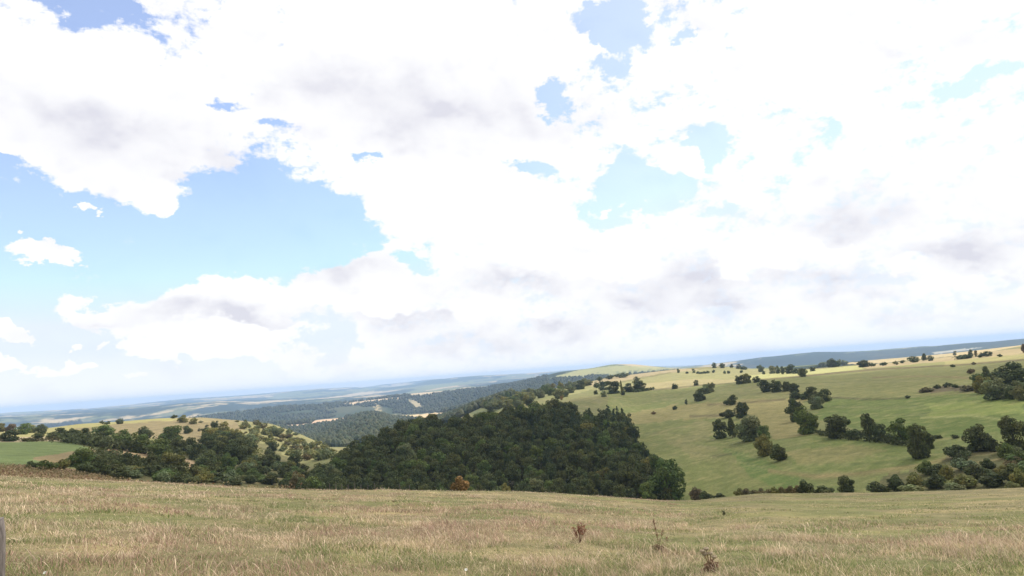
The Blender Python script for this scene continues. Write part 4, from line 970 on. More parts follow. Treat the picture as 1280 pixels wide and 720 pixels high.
# ------------------------------------------------------------------ meadow grass: single blades in tufts
def grass():
    g = np.random.default_rng(33); out = []
    bands = [(3.2, 9, 150, 0.0075), (9, 15, 950, 0.008), (15, 24, 520, 0.011), (24, 40, 190, 0.017), (40, 62, 90, 0.026), (62, 104, 45, 0.034)]
    Ps = []; Ws = []; Ds = []; Tu = []; Th = []; Sp = []
    A = R(47)
    for d0, d1, dens, w in bands:
        area = A * (d1 * d1 - d0 * d0); n = int(area * dens)
        # tufts: cluster centres, blades around them
        nt = n // 14
        az = g.uniform(-A, A, nt); d = np.sqrt(g.uniform(d0 * d0, d1 * d1, nt))
        cx, cy = d * np.sin(az), d * np.cos(az)
        k = g.integers(0, nt, n); r_ = 0.13 * (1 + d1 / 60)
        x = cx[k] + g.normal(size=n) * r_; y = cy[k] + g.normal(size=n) * r_
        tr = g.random(nt); th_ = g.gamma(4.0, 0.25, nt); Tu.append(tr[k]); Th.append(th_[k]); Sp.append(np.stack([x - cx[k], y - cy[k]], 1) / r_)
        Ps.append(np.stack([x, y], 1)); Ws.append(np.full(n, w)); Ds.append(np.hypot(x, y))
    tu = np.concatenate(Tu); th = np.concatenate(Th); sp = np.concatenate(Sp); xy = np.concatenate(Ps); w = np.concatenate(Ws); d = np.concatenate(Ds)
    az = np.arctan2(xy[:, 0], xy[:, 1])
    dcr = np.interp(az, AZ, dc)
    keep = d < dcr * 1.06 + 1.0
    tu, th, sp = tu[keep], th[keep], sp[keep]; xy, w, d, az = xy[keep], w[keep], d[keep], az[keep]
    x, y = xy[:, 0], xy[:, 1]; n = len(x)
    z = ground(az, d)
    tall = step(0.42, 0.60, fbm(x / 2.0, y / 2.6, 91, 5, 0.65)); big = fbm(x / 14, y / 14, 93, 3)
    green = step(0.43, 0.55, fbm(x / 2.6 + 9, y / 4.2, 95, 5, 0.62) + 0.13 * step(28, 9, d) - 0.03)
    px, py = proj(np.stack([x, y, z], 1))
    # the right half behind the brown line is grazed shorter and greener
    line = np.interp(px, [840, 880, 940, 1000, 1100, 1290], [640, 645, 652, 655, 655, 657]) + 6 * (big - 0.5)
    graz = step(8, -8, py - line) * step(800, 900, px)
    ht = (0.045 + 0.085 * tall * (0.5 + big)) * g.uniform(0.7, 1.25, n) * np.clip(th, 0.35, 2.2)
    ht *= lerp(1.0, 0.5, graz) * lerp(1.0, 0.7, green) * lerp(1.0, 0.62, step(30, 60, d))
    stalk = g.random(n) < (0.04 + 0.07 * tall) * (1 - 0.6 * graz)
    ht = np.where(stalk, ht * 1.5, ht)
    # colour of each blade
    pal = np.array([(0.49, 0.405, 0.275), (0.385, 0.305, 0.20), (0.30, 0.23, 0.145), (0.31, 0.285, 0.14), (0.155, 0.188, 0.062), (0.105, 0.14, 0.045), (0.29, 0.19, 0.14)])
    u = np.clip(tu + g.normal(size=n) * 0.16, 0, 0.999)
    dryc = np.where(u < 0.32, 0, np.where(u < 0.62, 1, np.where(u < 0.78, 2, np.where(u < 0.92, 3, 4))))
    grc = np.where(u < 0.38, 5, np.where(u < 0.72, 4, np.where(u < 0.90, 3, 1)))
    grz = np.where(u < 0.26, 3, np.where(u < 0.78, 4, np.where(u < 0.86, 1, 5)))
    pick = np.where(g.random(n) < graz, grz, np.where((tu * 7919 % 1) * 0.7 + 0.3 * g.random(n) < green * 0.95, grc, dryc))
    red = step(0.48, 0.62, fbm(x / 7, y / 5, 97, 4)) * (d > 11)
    pick = np.where((g.random(n) < red * 0.38) & (graz < 0.5), 6, pick)
    pick = np.where(stalk & (pick > 3) & (pick < 6), 0, pick)
    col = np.array([1.34, 1.28, 1.36]) * pal[pick] * (g.uniform(0.85, 1.15, n) * (0.5 + 0.95 * (tu * 3571 % 1)))[:, None]
    lean = g.normal(size=(n, 2)) * 0.42 + sp * 0.35 + np.array([-0.06, 0.03]); face = g.uniform(0, math.pi, n)
    # blades face roughly sideways to any viewer: random
    sx, sy = np.cos(face), np.sin(face)
    wb = w * g.uniform(0.6, 1.3, n); wb0 = np.where(stalk, wb * 0.35, wb); wm = np.where(stalk, wb * 0.4, wb * 0.8); wt = np.where(stalk, wb * 1.0, wb * 0.28)
    def ring(t, ww, bend):
        c = np.stack([x + lean[:, 0] * ht * bend, y + lean[:, 1] * ht * bend, z - 0.02 + ht * t], 1)
        o = np.stack([sx * ww * 0.5, sy * ww * 0.5, np.zeros(n)], 1)
        return c - o, c + o
    a0, a1 = ring(0, wb0, 0); b0, b1 = ring(0.5, wm, 0.3); c0, c1 = ring(0.86, wt, 0.8); tip = ring(1.0, wt * 0, 1.15)[0]
    V = np.stack([a0, a1, b0, b1, c0, c1, tip], 1).reshape(-1, 3)
    base = (np.arange(n) * 7)[:, None]
    q1 = base + [0, 1, 3, 2]; q2 = base + [2, 3, 5, 4]; t3 = base + [4, 5, 6]
    flat = np.concatenate([q1.ravel(), q2.ravel(), t3.ravel()]); sizes = np.concatenate([np.full(2 * n, 4), np.full(n, 3)])
    tone = np.repeat(col, 7, 0)
    o = link('meadow_grass', fast_mesh('meadow_grass', V, flat, sizes, [M_grass], {'tone': tone})); o.color = (1, 1, 1, 1)
    tag(o, 'dry straw-coloured and green meadow grass covering the near slope', 'grass', kind='stuff'); print('BLADES', n)
grass()

# ------------------------------------------------------------------ small things standing in the meadow
def ribbon(pts, w0, w1, up=(0, 0, 1), sides=5):
    """round tapering stalk through points"""
    V = []; F = []
    pts = [np.array(p, float) for p in pts]
    for i, p in enumerate(pts):
        t = i / (len(pts) - 1); rr = w0 + (w1 - w0) * t
        ax = pts[min(i + 1, len(pts) - 1)] - pts[max(i - 1, 0)]; ax /= np.linalg.norm(ax) + 1e-9
        a = np.cross(ax, [0.31, 0.9, 0.2]); a /= np.linalg.norm(a); b = np.cross(ax, a)
        for k in range(sides):
            an = 2 * math.pi * k / sides; V.append(p + rr * (a * math.cos(an) + b * math.sin(an)))
    for i in range(len(pts) - 1):
        for k in range(sides): F.append([i * sides + k, i * sides + (k + 1) % sides, (i + 1) * sides + (k + 1) % sides, (i + 1) * sides + k])
    return np.array(V), np.array(F)
def cat_parts(parts):
    V = []; F = []; o = 0
    for v, f in parts: V.append(v); F.append(f + o); o += len(v)
    return np.concatenate(V), np.concatenate(F)
def mesh4(name, VF, mat, col, jit=0.25, seed=1):
    V, F = VF; g = np.random.default_rng(seed)
    tone = np.repeat(g.uniform(1 - jit, 1 + jit, len(V) // 4 + 1)[:, None] * np.array(col), 4, 0)[:len(V)]
    return fast_mesh(name, V, F.ravel(), np.full(len(F), 4), [mat], {'tone': tone})
def clumps(centres, rad, n, size, seed):
    g = np.random.default_rng(seed); c = np.array(centres)[g.integers(0, len(centres), n)]
    pos = c + g.normal(size=(n, 3)) * np.array(rad); nr = g.normal(size=(n, 3)); nr /= np.linalg.norm(nr, axis=1)[:, None]
    V, F = leaf_quads(pos, nr, size * g.uniform(0.5, 1.5, n)); return V, F.reshape(-1, 4)
def stand(x, y):
    p, d = hit(x, y, 3.0, 100); return Vector(p), float(p @ FW)
# dark red dock with seed heads
p, dep = stand(725, 678); u = dep / F_PX
o = link('dock_plant', None, loc=p); tag(o, 'dark red seeding dock plant standing out in the dry grass', 'plant')
g = random.Random(3); stems = []; heads = []
for k in range(9):
    a = g.uniform(0, 6.28); t = g.uniform(0.3, 1.0); tip_ = (math.cos(a) * 9 * u * t, math.sin(a) * 9 * u * t, g.uniform(12, 22) * u)
    mid_ = (tip_[0] * 0.45, tip_[1] * 0.45, tip_[2] * 0.5); stems.append(ribbon([(0, 0, -0.03), mid_, tip_], 0.006, 0.003))
    heads += [tuple(np.array(mid_) * (1 - s) + np.array(tip_) * s) for s in (0.3, 0.55, 0.8, 1.0)]
c = link('stem', mesh4('stem', cat_parts(stems), M_dry, (0.16, 0.08, 0.045)), o); c.color = (1, 1, 1, 1)
c = link('seed_head', mesh4('seed_head', clumps(heads, (0.022, 0.022, 0.03), 620, 0.016, 5), M_dry, (0.235, 0.10, 0.06), 0.45), o); c.color = (1, 1, 1, 1)
# tall thin stalk with a leafy base
p, dep = stand(822, 690); u = dep / F_PX
u *= 0.85; o = link('tall_weed', None, loc=p); tag(o, 'tall thin brown weed stalk with a bushy base in the meadow', 'plant')
st = [ribbon([(0, 0, -0.03), (2 * u, 0, 16 * u), (0, 0, 30 * u), (-1.5 * u, 0, 46 * u)], 0.008, 0.004), ribbon([(0, 0, 0), (5 * u, u, 14 * u), (11 * u, u, 30 * u)], 0.005, 0.0025), ribbon([(0, 0, 0), (8 * u, 2 * u, 9 * u), (16 * u, 2 * u, 19 * u)], 0.004, 0.002), ribbon([(0, 0, 0), (-5 * u, -u, 9 * u), (-8 * u, -u, 17 * u)], 0.004, 0.002)]
c = link('stem', mesh4('stem', cat_parts(st), M_dry, (0.22, 0.14, 0.085)), o); c.color = (1, 1, 1, 1)
c = link('leaf_base', mesh4('leaf_base', clumps([(-3 * u, 0, 3 * u), (3 * u, 0, 3 * u), (0, 0, 5 * u), (6 * u, 0, 4 * u)], (4 * u, 4 * u, 2.5 * u), 520, 0.022, 6), M_dry, (0.21, 0.145, 0.085), 0.4), o); c.color = (1, 1, 1, 1)
c = link('seed_head', mesh4('seed_head', clumps([(-1.5 * u, 0, 45 * u), (-u, 0, 40 * u), (0.2 * u, 0, 33 * u), (11 * u, u, 29 * u), (9 * u, u, 24 * u), (16 * u, 2 * u, 18 * u), (1.5 * u, 0, 24 * u)], (0.012, 0.012, 0.03), 300, 0.011, 7), M_dry, (0.19, 0.09, 0.055), 0.4), o); c.color = (1, 1, 1, 1)
# dried thistle with curled pale heads
p, dep = stand(888, 716); u = 0.8 * dep / F_PX
o = link('dried_thistle', None, loc=p); tag(o, 'dried thistle with curled pale seed heads at the bottom of the meadow', 'plant')
tops = [(-9, 0, 32), (-2, 1, 35), (3, -1, 28), (8, 0, 22), (-6, 1, 27)]
st = [ribbon([(0, 0, -0.03), (tx * 0.25 * u, ty * u, tz * 0.5 * u), (tx * u, ty * u, tz * u)], 0.013, 0.009) for tx, ty, tz in tops]
c = link('stem', mesh4('stem', cat_parts(st), M_dry, (0.27, 0.17, 0.095)), o); c.color = (1, 1, 1, 1)
for tx, ty, tz in tops:
    V, F = [], []; gg = random.Random(int(tz)); prt = []
    for k in range(11):
        a = 2 * math.pi * k / 11; ca, sa = math.cos(a), math.sin(a); r1 = 3.4 * u * gg.uniform(0.8, 1.2)
        prt.append(ribbon([(0, 0, -1.2 * u), (ca * r1 * 0.7, sa * r1 * 0.7, 0), (ca * r1 * 1.1, sa * r1 * 1.1, 2.0 * u), (ca * r1 * 0.6, sa * r1 * 0.6, 3.6 * u)], 0.013, 0.008, sides=4))
    c = link('seed_head', mesh4('seed_head', cat_parts(prt), M_dry, (0.52, 0.43, 0.31), 0.3, k), o, loc=Vector((tx * u, ty * u, tz * u))); c.color = (1, 1, 1, 1)
c = link('leaf_base', mesh4('leaf_base', clumps([(-4 * u, 0, 3 * u), (4 * u, 0, 3 * u), (0, 0, 6 * u), (5 * u, 0, 9 * u)], (4 * u, 4 * u, 3 * u), 420, 0.03, 9), M_dry, (0.22, 0.13, 0.08), 0.4), o); c.color = (1, 1, 1, 1)
# small dark weed on the grazed strip
p, dep = stand(905, 645); u = dep / F_PX
o = link('dark_weed', None, loc=p); tag(o, 'small dark weed sticking up on the greener strip of meadow', 'plant')
c = link('stem', mesh4('stem', cat_parts([ribbon([(0, 0, -.02), (0.3 * u, 0, 3 * u), (0, 0, 5 * u)], 0.010, 0.005), ribbon([(0, 0, 0), (1.2 * u, 0, 3 * u), (1.8 * u, 0, 5 * u)], 0.01, 0.005)]), M_dry, (0.06, 0.05, 0.03)), o); c.color = (1, 1, 1, 1)
c = link('foliage', mesh4('foliage', clumps([(0, 0, 3 * u), (u, 0, 3 * u), (0, 0, 5 * u)], (0.8 * u, 0.8 * u, u), 110, 0.03, 10), M_dry, (0.10, 0.105, 0.05), 0.4), o); c.color = (1, 1, 1, 1)
# white flowers near the bottom edge
def flower(x, y, label):
    p, dep = stand(x, y + 7); u = dep / F_PX
    o = link('white_flower', None, loc=p); tag(o, label, 'flower', 'white flowers in the meadow grass')
    c = link('stem', mesh4('stem', ribbon([(0, 0, -.02), (0.01, 0, 3.5 * u), (0, 0, 6.5 * u)], 0.004, 0.003), M_dry, (0.13, 0.15, 0.05)), o); c.color = (1, 1, 1, 1)
    V = []; F = []; r_ = 2.2 * u
    for k in range(9):
        a = 2 * math.pi * k / 9; da = 0.28; i = len(V)
        V += [(0, 0, 0), (r_ * math.cos(a - da) * .8, r_ * math.sin(a - da) * .8, .008), (r_ * math.cos(a), r_ * math.sin(a), .004), (r_ * math.cos(a + da) * .8, r_ * math.sin(a + da) * .8, .008)]; F.append([i, i + 1, i + 2, i + 3])
    c = link('petals', mesh4('petals', (np.array(V), np.array(F)), M_dry, (0.8, 0.8, 0.76), 0.03), o, loc=Vector((0, 0, 6.6 * u))); c.color = (1, 1, 1, 1); c.rotation_euler = (0.7, 0.1, 0)
flower(56, 716, 'white flower low in the grass near the weathered fence post')
flower(583, 712, 'white flower in the grass at the bottom middle of the meadow')
# weathered fence post cut by the left edge of the photo
d_post = 5.4; a_post, _ = azel(-6, 668); gz = float(ground(a_post, d_post)); zt = z_for(a_post, d_post, 650)
hp = zt - gz; rp = 0.052; V = []; F = []; gg = np.random.default_rng(4); ns, nl = 14, 16
for i in range(nl + 1):
    t = i / nl; zz = -0.25 + (hp + 0.25) * t
    for k in range(ns):
        an = 2 * math.pi * k / ns; r_ = rp * (1.06 - 0.10 * t) * (1 + 0.05 * math.sin(3 * an + 1) + 0.03 * gg.normal())
        if i == nl: r_ *= 0.82
        V.append((r_ * math.cos(an), r_ * math.sin(an), zz + (0.012 * math.sin(an * 2 + .4) if i >= nl - 1 else 0)))
for i in range(nl):
    for k in range(ns): F.append([i * ns + k, i * ns + (k + 1) % ns, (i + 1) * ns + (k + 1) % ns, (i + 1) * ns + k])
V.append((0, 0, hp + 0.006)); top_i = len(V) - 1
flat = np.array(F).ravel().tolist(); sz = [4] * len(F)
for k in range(ns): flat += [nl * ns + k, nl * ns + (k + 1) % ns, top_i]; sz.append(3)
po = link('fence_post', fast_mesh('fence_post', np.array(V), flat, sz, [M_post], smooth=True), loc=Vector((d_post * math.sin(a_post), d_post * math.cos(a_post), gz)))
po.rotation_euler = (0.0, 0.0, 0.4); tag(po, 'weathered grey wooden fence post in the near grass at the left edge', 'fence post')
# thin stakes of the fence at the far edge of the meadow, before the wood
for x in (412, 420, 427.5, 435.5, 443.5, 451.5, 460, 468.5, 478, 500, 512):
    y = float(np.interp(x, [q_[0] for q_ in CREST], [q_[1] for q_ in CREST]))
    a, _ = azel(x, y); d = float(np.interp(a, AZ, dc)) + 3.0; gz = float(ground(a, d)); hh = 0.62 + random.uniform(-0.1, 0.12)
    Vv, Ff = ribbon([(0, 0, -0.1), (random.uniform(-.02, .02), 0, hh * 0.6), (random.uniform(-.03, .03), 0, hh)], 0.035, 0.028, sides=6)
    o = link('fence_stake', fast_mesh('fence_stake', Vv, Ff.ravel(), np.full(len(Ff), 4), [M_post]), loc=Vector((d * math.sin(a), d * math.cos(a), gz)))
    tag(o, 'thin pale fence stake in the row at the far meadow edge before the wooded knoll', 'fence stake', 'fence stakes along the meadow edge')

# ------------------------------------------------------------------ sky with clouds, sun, air
SUN_AZ, SUN_EL = R(62), R(50)
w = bpy.data.worlds.new('World'); S.world = w; w.use_nodes = True
nt = w.node_tree; nt.nodes.clear(); Lk = nt.links.new
out = nt.nodes.new('ShaderNodeOutputWorld'); bg = nt.nodes.new('ShaderNodeBackground')
sky = nt.nodes.new('ShaderNodeTexSky'); sky.sky_type = 'NISHITA'; sky.sun_disc = False
sky.sun_elevation = SUN_EL; sky.sun_rotation = SUN_AZ; sky.air_density = 1.0; sky.dust_density = 0.3; sky.ozone_density = 1.0; sky.altitude = 700
SKY_STR = 0.13; CLOUD = 4.25
bg.inputs['Strength'].default_value = SKY_STR
geo = nt.nodes.new('ShaderNodeTexCoord')
sep = nt.nodes.new('ShaderNodeSeparateXYZ'); Lk(geo.outputs['Generated'], sep.inputs[0])
def M(op, a=None, b=None, c=None):
    n = nt.nodes.new('ShaderNodeMath'); n.operation = op
    for i, v in enumerate((a, b, c)):
        if v is None: continue
        if isinstance(v, (int, float)): n.inputs[i].default_value = v
        else: Lk(v, n.inputs[i])
    return n.outputs[0]
UN = 57.29578 / 10
az_ = M('MULTIPLY', M('ARCTAN2', sep.outputs[0], sep.outputs[1]), UN); el_ = M('MULTIPLY', M('ARCSINE', sep.outputs[2]), UN)
cmb = nt.nodes.new('ShaderNodeCombineXYZ'); Lk(az_, cmb.inputs[0]); Lk(el_, cmb.inputs[1])
# noise is looked up on a stretched sheet so that low clouds flatten
st_ = nt.nodes.new('ShaderNodeMapping'); st_.inputs['Scale'].default_value = (1.0, 1.45, 1.0); Lk(cmb.outputs[0], st_.inputs[0])
def noise(scale, det=6.0, rough=0.55, src=None, off=(0, 0, 0)):
    mp = nt.nodes.new('ShaderNodeMapping'); mp.inputs['Location'].default_value = off; Lk(src or st_.outputs[0], mp.inputs[0])
    n = nt.nodes.new('ShaderNodeTexNoise'); n.inputs['Scale'].default_value = scale; n.inputs['Detail'].default_value = det; n.inputs['Roughness'].default_value = rough
    Lk(mp.outputs[0], n.inputs['Vector']); return n
wn = noise(1.7, 6.0, 0.6); ws = nt.nodes.new('ShaderNodeVectorMath'); ws.operation = 'MULTIPLY_ADD'
Lk(wn.outputs['Color'], ws.inputs[0]); ws.inputs[1].default_value = (1.0, 0.7, 0); ws.inputs[2].default_value = (-0.5, -0.35, 0)
wa = nt.nodes.new('ShaderNodeVectorMath'); Lk(cmb.outputs[0], wa.inputs[0]); Lk(ws.outputs[0], wa.inputs[1])
def blob(x, y, rx, ry, rot=-4.0, src=None):
    a, e = azel(x, y); a1, e1 = azel(x + rx, y - 0.0734 * rx); a2, e2 = azel(x, y - ry)
    sx = math.hypot(a1 - a, e1 - e) * UN; sy = math.hypot(a2 - a, e2 - e) * UN
    mp = nt.nodes.new('ShaderNodeMapping'); mp.vector_type = 'TEXTURE'
    mp.inputs['Location'].default_value = (a * UN, e * UN, 0); mp.inputs['Rotation'].default_value = (0, 0, R(rot)); mp.inputs['Scale'].default_value = (sx * 1.5, sy * 1.5, 1)
    Lk(src or wa.outputs[0], mp.inputs[0]); g_ = nt.nodes.new('ShaderNodeTexGradient'); g_.gradient_type = 'QUADRATIC_SPHERE'; Lk(mp.outputs[0], g_.inputs[0])
    return g_.outputs['Fac']
def blobs(rows, start):
    cur = start
    for r_ in rows:
        x, y, rx, ry, wt = r_[:5]
        cur = M('MULTIPLY_ADD', blob(x, y, rx, ry, *(r_[5:6])), wt, cur)
    return cur
fb = noise(2.6, 9.0, 0.62, off=(3.1, 1.7, 0)); 
fb2 = noise(9.0, 8.0, 0.65, off=(1.1, 5.7, 0))
dens0 = M('MULTIPLY_ADD', M('SUBTRACT', fb.outputs['Fac'], 0.5), 1.5, 0.32)
dens0 = M('MULTIPLY_ADD', M('SUBTRACT', fb2.outputs['Fac'], 0.5), 1.15, dens0)
HOLES = [(105, 5, 90, 28, -2.6), (20, 205, 50, 16, -1.3), (330, 262, 130, 70, -2.6), (420, 285, 70, 40, -1.6), (180, 300, 220, 62, -2.3), (20, 262, 120, 45, -2.2), (60, 350, 140, 38, -1.9),
         (15, 395, 80, 30, -1.5), (265, 130, 34, 12, -1.0), (345, 165, 28, 16, -1.0), (455, 195, 24, 13, -1.1), (405, 432, 40, 26, -1.5), (40, 440, 210, 62, -2.0), (60, 490, 300, 30, -1.9), (330, 470, 200, 22, -0.8), (220, 450, 80, 20, -0.6),
         (765, 35, 62, 42, -1.7), (705, 135, 32, 34, -1.4), (760, 90, 40, 18, -0.8), (885, 178, 52, 26, -1.3), (805, 225, 62, 38, -1.6), (655, 214, 55, 14, -1.1), (770, 262, 60, 22, -1.0), (520, 322, 44, 17, -1.5),
         (900, 255, 25, 10, -0.8), (1040, 160, 22, 26, -0.55), (1235, 95, 70, 18, -0.75), (1190, 118, 40, 12, -0.5), (865, 40, 30, 9, -0.5), (290, 470, 130, 18, -1.2), (1120, 350, 40, 8, -0.3), (380, 395, 50, 12, -0.5)]
PUFFS = [(60, 312, 62, 26, 2.6), (92, 253, 18, 12, 1.6), (110, 150, 190, 90, 1.6), (215, 245, 55, 26, 1.6), (520, 120, 220, 120, 1.2), (430, 240, 70, 40, 0.5), (300, 375, 95, 34, 2.0), (150, 392, 110, 24, 2.0), (460, 345, 95, 46, 1.6), (15, 420, 42, 18, 2.0), (90, 458, 34, 11, 1.3),
         (85, 430, 18, 7, 1.0), (118, 432, 14, 6, 0.9), (25, 461, 36, 9, 1.4), (845, 193, 30, 22, 1.5), (775, 255, 34, 11, 0.9), (740, 60, 24, 16, 1.0), (30, 190, 26, 14, 1.0), (560, 250, 90, 60, 0.6), (230, 430, 130, 20, 0.7), (700, 300, 120, 50, 0.8), (1000, 60, 200, 70, 0.5), (150, 478, 70, 7, 0.8), (60, 492, 90, 5, 0.7), (300, 480, 120, 8, 0.7), (200, 440, 60, 12, 1.2), (250, 462, 60, 9, 1.0), (30, 462, 46, 10, 2.6), (90, 458, 30, 12, 2.2), (82, 431, 16, 8, 2.0), (118, 433, 14, 7, 2.0), (18, 425, 40, 20, 1.6), (175, 462, 30, 10, 2.0), (60, 318, 40, 26, 1.2), (95, 255, 20, 13, 1.2), (250, 420, 70, 10, 0.8), (410, 455, 90, 16, 1.0), (380, 440, 40, 12, 0.8), (160, 425, 26, 9, 1.0), (690, 60, 30, 50, 0.8)]
dens = blobs(PUFFS, blobs(HOLES, dens0))
mrc = nt.nodes.new('ShaderNodeMapRange'); mrc.interpolation_type = 'SMOOTHSTEP'; mrc.inputs[1].default_value = -0.16; mrc.inputs[2].default_value = 0.34; Lk(dens, mrc.inputs[0])
GREYS = [(150, 170, 230, 70, 0.414), (560, 140, 220, 75, 0.391), (420, 110, 150, 55, 0.253), (290, 390, 150, 20, 0.588), (450, 325, 100, 34, 0.364), (640, 352, 110, 18, 0.588), (500, 405, 90, 16, 0.476), (860, 350, 100, 36, 0.476), (790, 378, 90, 22, 0.476), (1050, 262, 120, 36, 0.391), (1205, 308, 130, 28, 0.588), (1040, 348, 120, 24, 0.504), (910, 388, 90, 13, 0.392), (700, 410, 90, 16, 0.392), (1090, 372, 90, 13, 0.364), (1130, 55, 60, 28, 0.23), (570, 430, 130, 16, 0.308), (110, 400, 90, 14, 0.364), (1150, 400, 160, 14, 0.224)]
gn = noise(1.5, 6.0, 0.6, off=(7, 2, 0))
fbo = noise(1.9, 4.0, 0.5, off=(3.1 + 0.06, 1.7 + 0.2, 0)); fbi = noise(1.9, 4.0, 0.5, off=(3.1, 1.7, 0))
relief = M('SUBTRACT', fbo.outputs['Fac'], fbi.outputs['Fac'])       # shade under the billows, put into the sky colour
base_g = blobs(GREYS, 0.05)
grey = M('MULTIPLY', base_g, M('MULTIPLY_ADD', relief, 1.6, M('MULTIPLY_ADD', gn.outputs['Fac'], 1.4, 0.5)))
TOPS = [(320, 416, 110, 20, 1), (470, 384, 70, 18, 1), (620, 388, 90, 18, 1), (230, 350, 70, 20, 1), (760, 330, 60, 20, 1), (940, 330, 60, 18, 1), (1120, 330, 60, 16, 1), (210, 240, 60, 26, 1), (690, 325, 40, 14, 1), (1010, 300, 60, 12, 1), (1240, 345, 60, 14, 1), (430, 205, 90, 24, 1)]
tm = nt.nodes.new('ShaderNodeMapRange'); tm.interpolation_type = 'SMOOTHSTEP'; tm.inputs[1].default_value = 0.05; tm.inputs[2].default_value = 0.22; tm.inputs[3].default_value = 1.0; tm.inputs[4].default_value = 0.12; Lk(blobs(TOPS, 0.0), tm.inputs[0])
grey = M('MULTIPLY', grey, tm.outputs[0])
grey = M('ADD', grey, M('MULTIPLY', M('MAXIMUM', M('SUBTRACT', relief, 0.03), 0.0), 0.9))
grey = M('MINIMUM', M('MAXIMUM', grey, 0.0), 0.75)
cc = nt.nodes.new('ShaderNodeMixRGB'); cc.inputs['Color1'].default_value = (CLOUD, CLOUD, CLOUD, 1); cc.inputs['Color2'].default_value = (CLOUD * 0.60, CLOUD * 0.60, CLOUD * 0.70, 1); Lk(grey, cc.inputs['Fac'])
vr = nt.nodes.new('ShaderNodeMapRange'); vr.interpolation_type = 'SMOOTHSTEP'; vr.inputs[1].default_value = -1.4; vr.inputs[2].default_value = 1.6; vr.inputs[3].default_value = 0.2; vr.inputs[4].default_value = 0.42; Lk(az_, vr.inputs[0])
hz = nt.nodes.new('ShaderNodeMapRange'); hz.interpolation_type = 'SMOOTHSTEP'; hz.inputs[1].default_value = 0.0; hz.inputs[2].default_value = 0.55; hz.inputs[3].default_value = 0.9; hz.inputs[4].default_value = 0.0; Lk(el_, hz.inputs[0])
wsp = noise(3.4, 9.0, 0.68, off=(2.2, 8.8, 0)); wm = nt.nodes.new('ShaderNodeMapRange'); wm.interpolation_type = 'SMOOTHSTEP'; wm.inputs[1].default_value = 0.52; wm.inputs[2].default_value = 0.78; wm.inputs[4].default_value = 0.6; Lk(wsp.outputs['Fac'], wm.inputs[0])
veil = M('MAXIMUM', M('MAXIMUM', mrc.outputs[0], vr.outputs[0]), M('MAXIMUM', hz.outputs[0], wm.outputs[0]))
mixs = nt.nodes.new('ShaderNodeMixRGB'); Lk(veil, mixs.inputs['Fac']); smin = nt.nodes.new('ShaderNodeVectorMath'); smin.operation = 'MINIMUM'; stint = nt.nodes.new('ShaderNodeVectorMath'); stint.operation = 'MULTIPLY'; Lk(sky.outputs[0], stint.inputs[0]); stint.inputs[1].default_value = (0.80, 0.84, 0.96); Lk(stint.outputs[0], smin.inputs[0]); smin.inputs[1].default_value = (3.1, 3.5, 4.05)
Lk(smin.outputs[0], mixs.inputs['Color1']); Lk(cc.outputs[0], mixs.inputs['Color2'])
Lk(mixs.outputs[0], bg.inputs['Color']); Lk(bg.outputs[0], out.inputs['Surface'])

sd = bpy.data.lights.new('sun', 'SUN'); sd.energy = 2.6; sd.angle = R(0.6); sd.color = (1.0, 0.95, 0.86)
so = bpy.data.objects.new('sun', sd); COL.objects.link(so)
sv = Vector((math.sin(SUN_AZ) * math.cos(SUN_EL), math.cos(SUN_AZ) * math.cos(SUN_EL), math.sin(SUN_EL)))
so.rotation_euler = sv.to_track_quat('Z', 'Y').to_euler(); so.location = sv * 3000

# the cloud whose shadow lies on the wooded knoll and the right slope: an unseen cumulus, added and shaped to cast it, 2 km up, toward the sun
SHADE = [(-60, 585), (-60, 556), (0, 552), (90, 550), (150, 548), (200, 553), (260, 556), (300, 566), (330, 578), (370, 588), (392, 596), (440, 574), (500, 548), (600, 534), (640, 520), (690, 506), (740, 497), (800, 491), (870, 486), (940, 477), (1000, 472), (1100, 464), (1200, 458), (1330, 446), (1330, 606), (1200, 618), (900, 634), (780, 632), (300, 620), (100, 606)]
H_CL = 2000.0; blobs_c = []
for p_, u_, v_ in scatter(SHADE, 105, 900, 400, 26.0, 71, tries=40000): blobs_c.append(p_)
def ico():
    import bmesh
    bm = bmesh.new(); bmesh.ops.create_icosphere(bm, subdivisions=3, radius=1.0)
    V = np.array([v.co[:] for v in bm.verts]); F = np.array([[v.index for v in f.verts] for f in bm.faces]); bm.free(); return V, F
IV, IF = ico(); CV = []; CF = []; gg = np.random.default_rng(8); k_ = 0
sv_n = np.array(sv)
for p_ in blobs_c:
    q_ = p_ + sv_n * (H_CL / sv_n[2]); r_ = gg.uniform(24, 32)
    q_[2] += gg.uniform(-6, 22)
    bump = 1 + 0.22 * (fbm(IV[:, 0] * 2 + q_[0], IV[:, 1] * 2 + IV[:, 2] * 2 + q_[1], 5, 3) - 0.5)
    CV.append(IV * np.array([r_, r_, r_ * 0.8]) * bump[:, None] + q_); CF.append(IF + k_ * len(IV)); k_ += 1
cm, cnt, cout = new_mat('shade_cloud'); cd = N(cnt, 'ShaderNodeBsdfDiffuse'); cd.inputs['Color'].default_value = (0.9, 0.9, 0.92, 1)
ct = N(cnt, 'ShaderNodeBsdfTranslucent'); ct.inputs['Color'].default_value = (0.9, 0.9, 0.92, 1); cx_ = N(cnt, 'ShaderNodeMixShader', i_0=0.45)
ctr = N(cnt, 'ShaderNodeBsdfTransparent'); ctm = N(cnt, 'ShaderNodeMixShader', i_0=0.2); cnt.links.new(ctr.outputs[0], ctm.inputs[1])
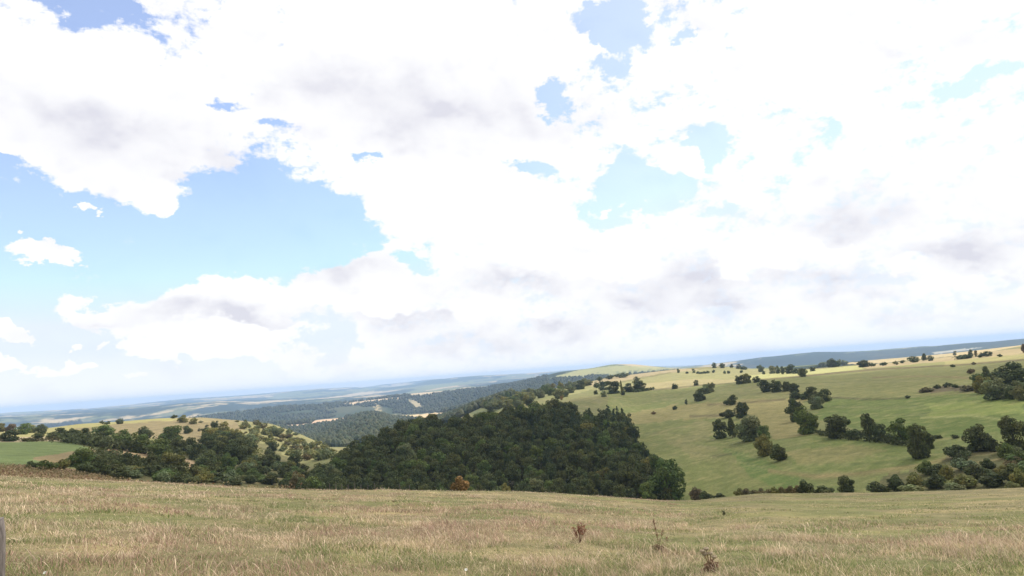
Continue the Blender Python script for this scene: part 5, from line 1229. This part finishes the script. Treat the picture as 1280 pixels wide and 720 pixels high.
cnt.links.new(cd.outputs[0], cx_.inputs[1]); cnt.links.new(ct.outputs[0], cx_.inputs[2]); cnt.links.new(cx_.outputs[0], ctm.inputs[2]); cnt.links.new(ctm.outputs[0], cout.inputs['Surface'])
CV = np.concatenate(CV); CF = np.concatenate(CF)
tag(link('shade_cloud', fast_mesh('shade_cloud', CV, CF.ravel(), np.full(len(CF), 3), [cm], smooth=True)), kind='structure')
cpx, cpy = proj(CV); vis = (CV @ FW > 0) & (cpx > 0) & (cpx < 1280) & (cpy > 0) & (cpy < 720); print('CLOUD blobs', len(blobs_c), 'verts in frame', vis.sum())

# haze: one closed box of even air round the land
zlo = float(Z.min()) - 1.0; zhi = max(float(Z.max()), 0.0) + 40.0; L = 17200.0
V = [(sx * L, sy * L, zz) for zz in (zlo, zhi) for sx, sy in ((-1, -1), (1, -1), (1, 1), (-1, 1))]
F = [(3, 2, 1, 0), (4, 5, 6, 7), (0, 1, 5, 4), (1, 2, 6, 5), (2, 3, 7, 6), (3, 0, 4, 7)]
hm, hnt, hout = new_mat('haze')
pv = hnt.nodes.new('ShaderNodeVolumePrincipled'); pv.inputs['Density'].default_value = 9e-5; pv.inputs['Color'].default_value = (0.46, 0.66, 1.0, 1); pv.inputs['Anisotropy'].default_value = 0.0
hnt.links.new(pv.outputs[0], hout.inputs['Volume'])
ho = link('haze', fast_mesh('haze', np.array(V), np.array(F).ravel(), np.full(6, 4), [hm])); tag(ho, 'pale blue haze lying over the far hills', 'haze', kind='stuff')

# ------------------------------------------------------------------ view
S.view_settings.view_transform = 'Standard'; S.view_settings.look = 'None'; S.view_settings.gamma = 1.0; S.view_settings.exposure = 1.0
S.view_settings.use_curve_mapping = False
S.render.resolution_x = 1280; S.render.resolution_y = 720
S.cycles.use_denoising = True
try: S.cycles.denoiser = 'OPENIMAGEDENOISE'
except Exception: pass
S.cycles.transparent_max_bounces = 32; S.cycles.max_bounces = 6; S.cycles.volume_bounces = 1; S.cycles.diffuse_bounces = 3; S.cycles.transmission_bounces = 3
print('DONE', zlo, zhi, len(bpy.data.objects))
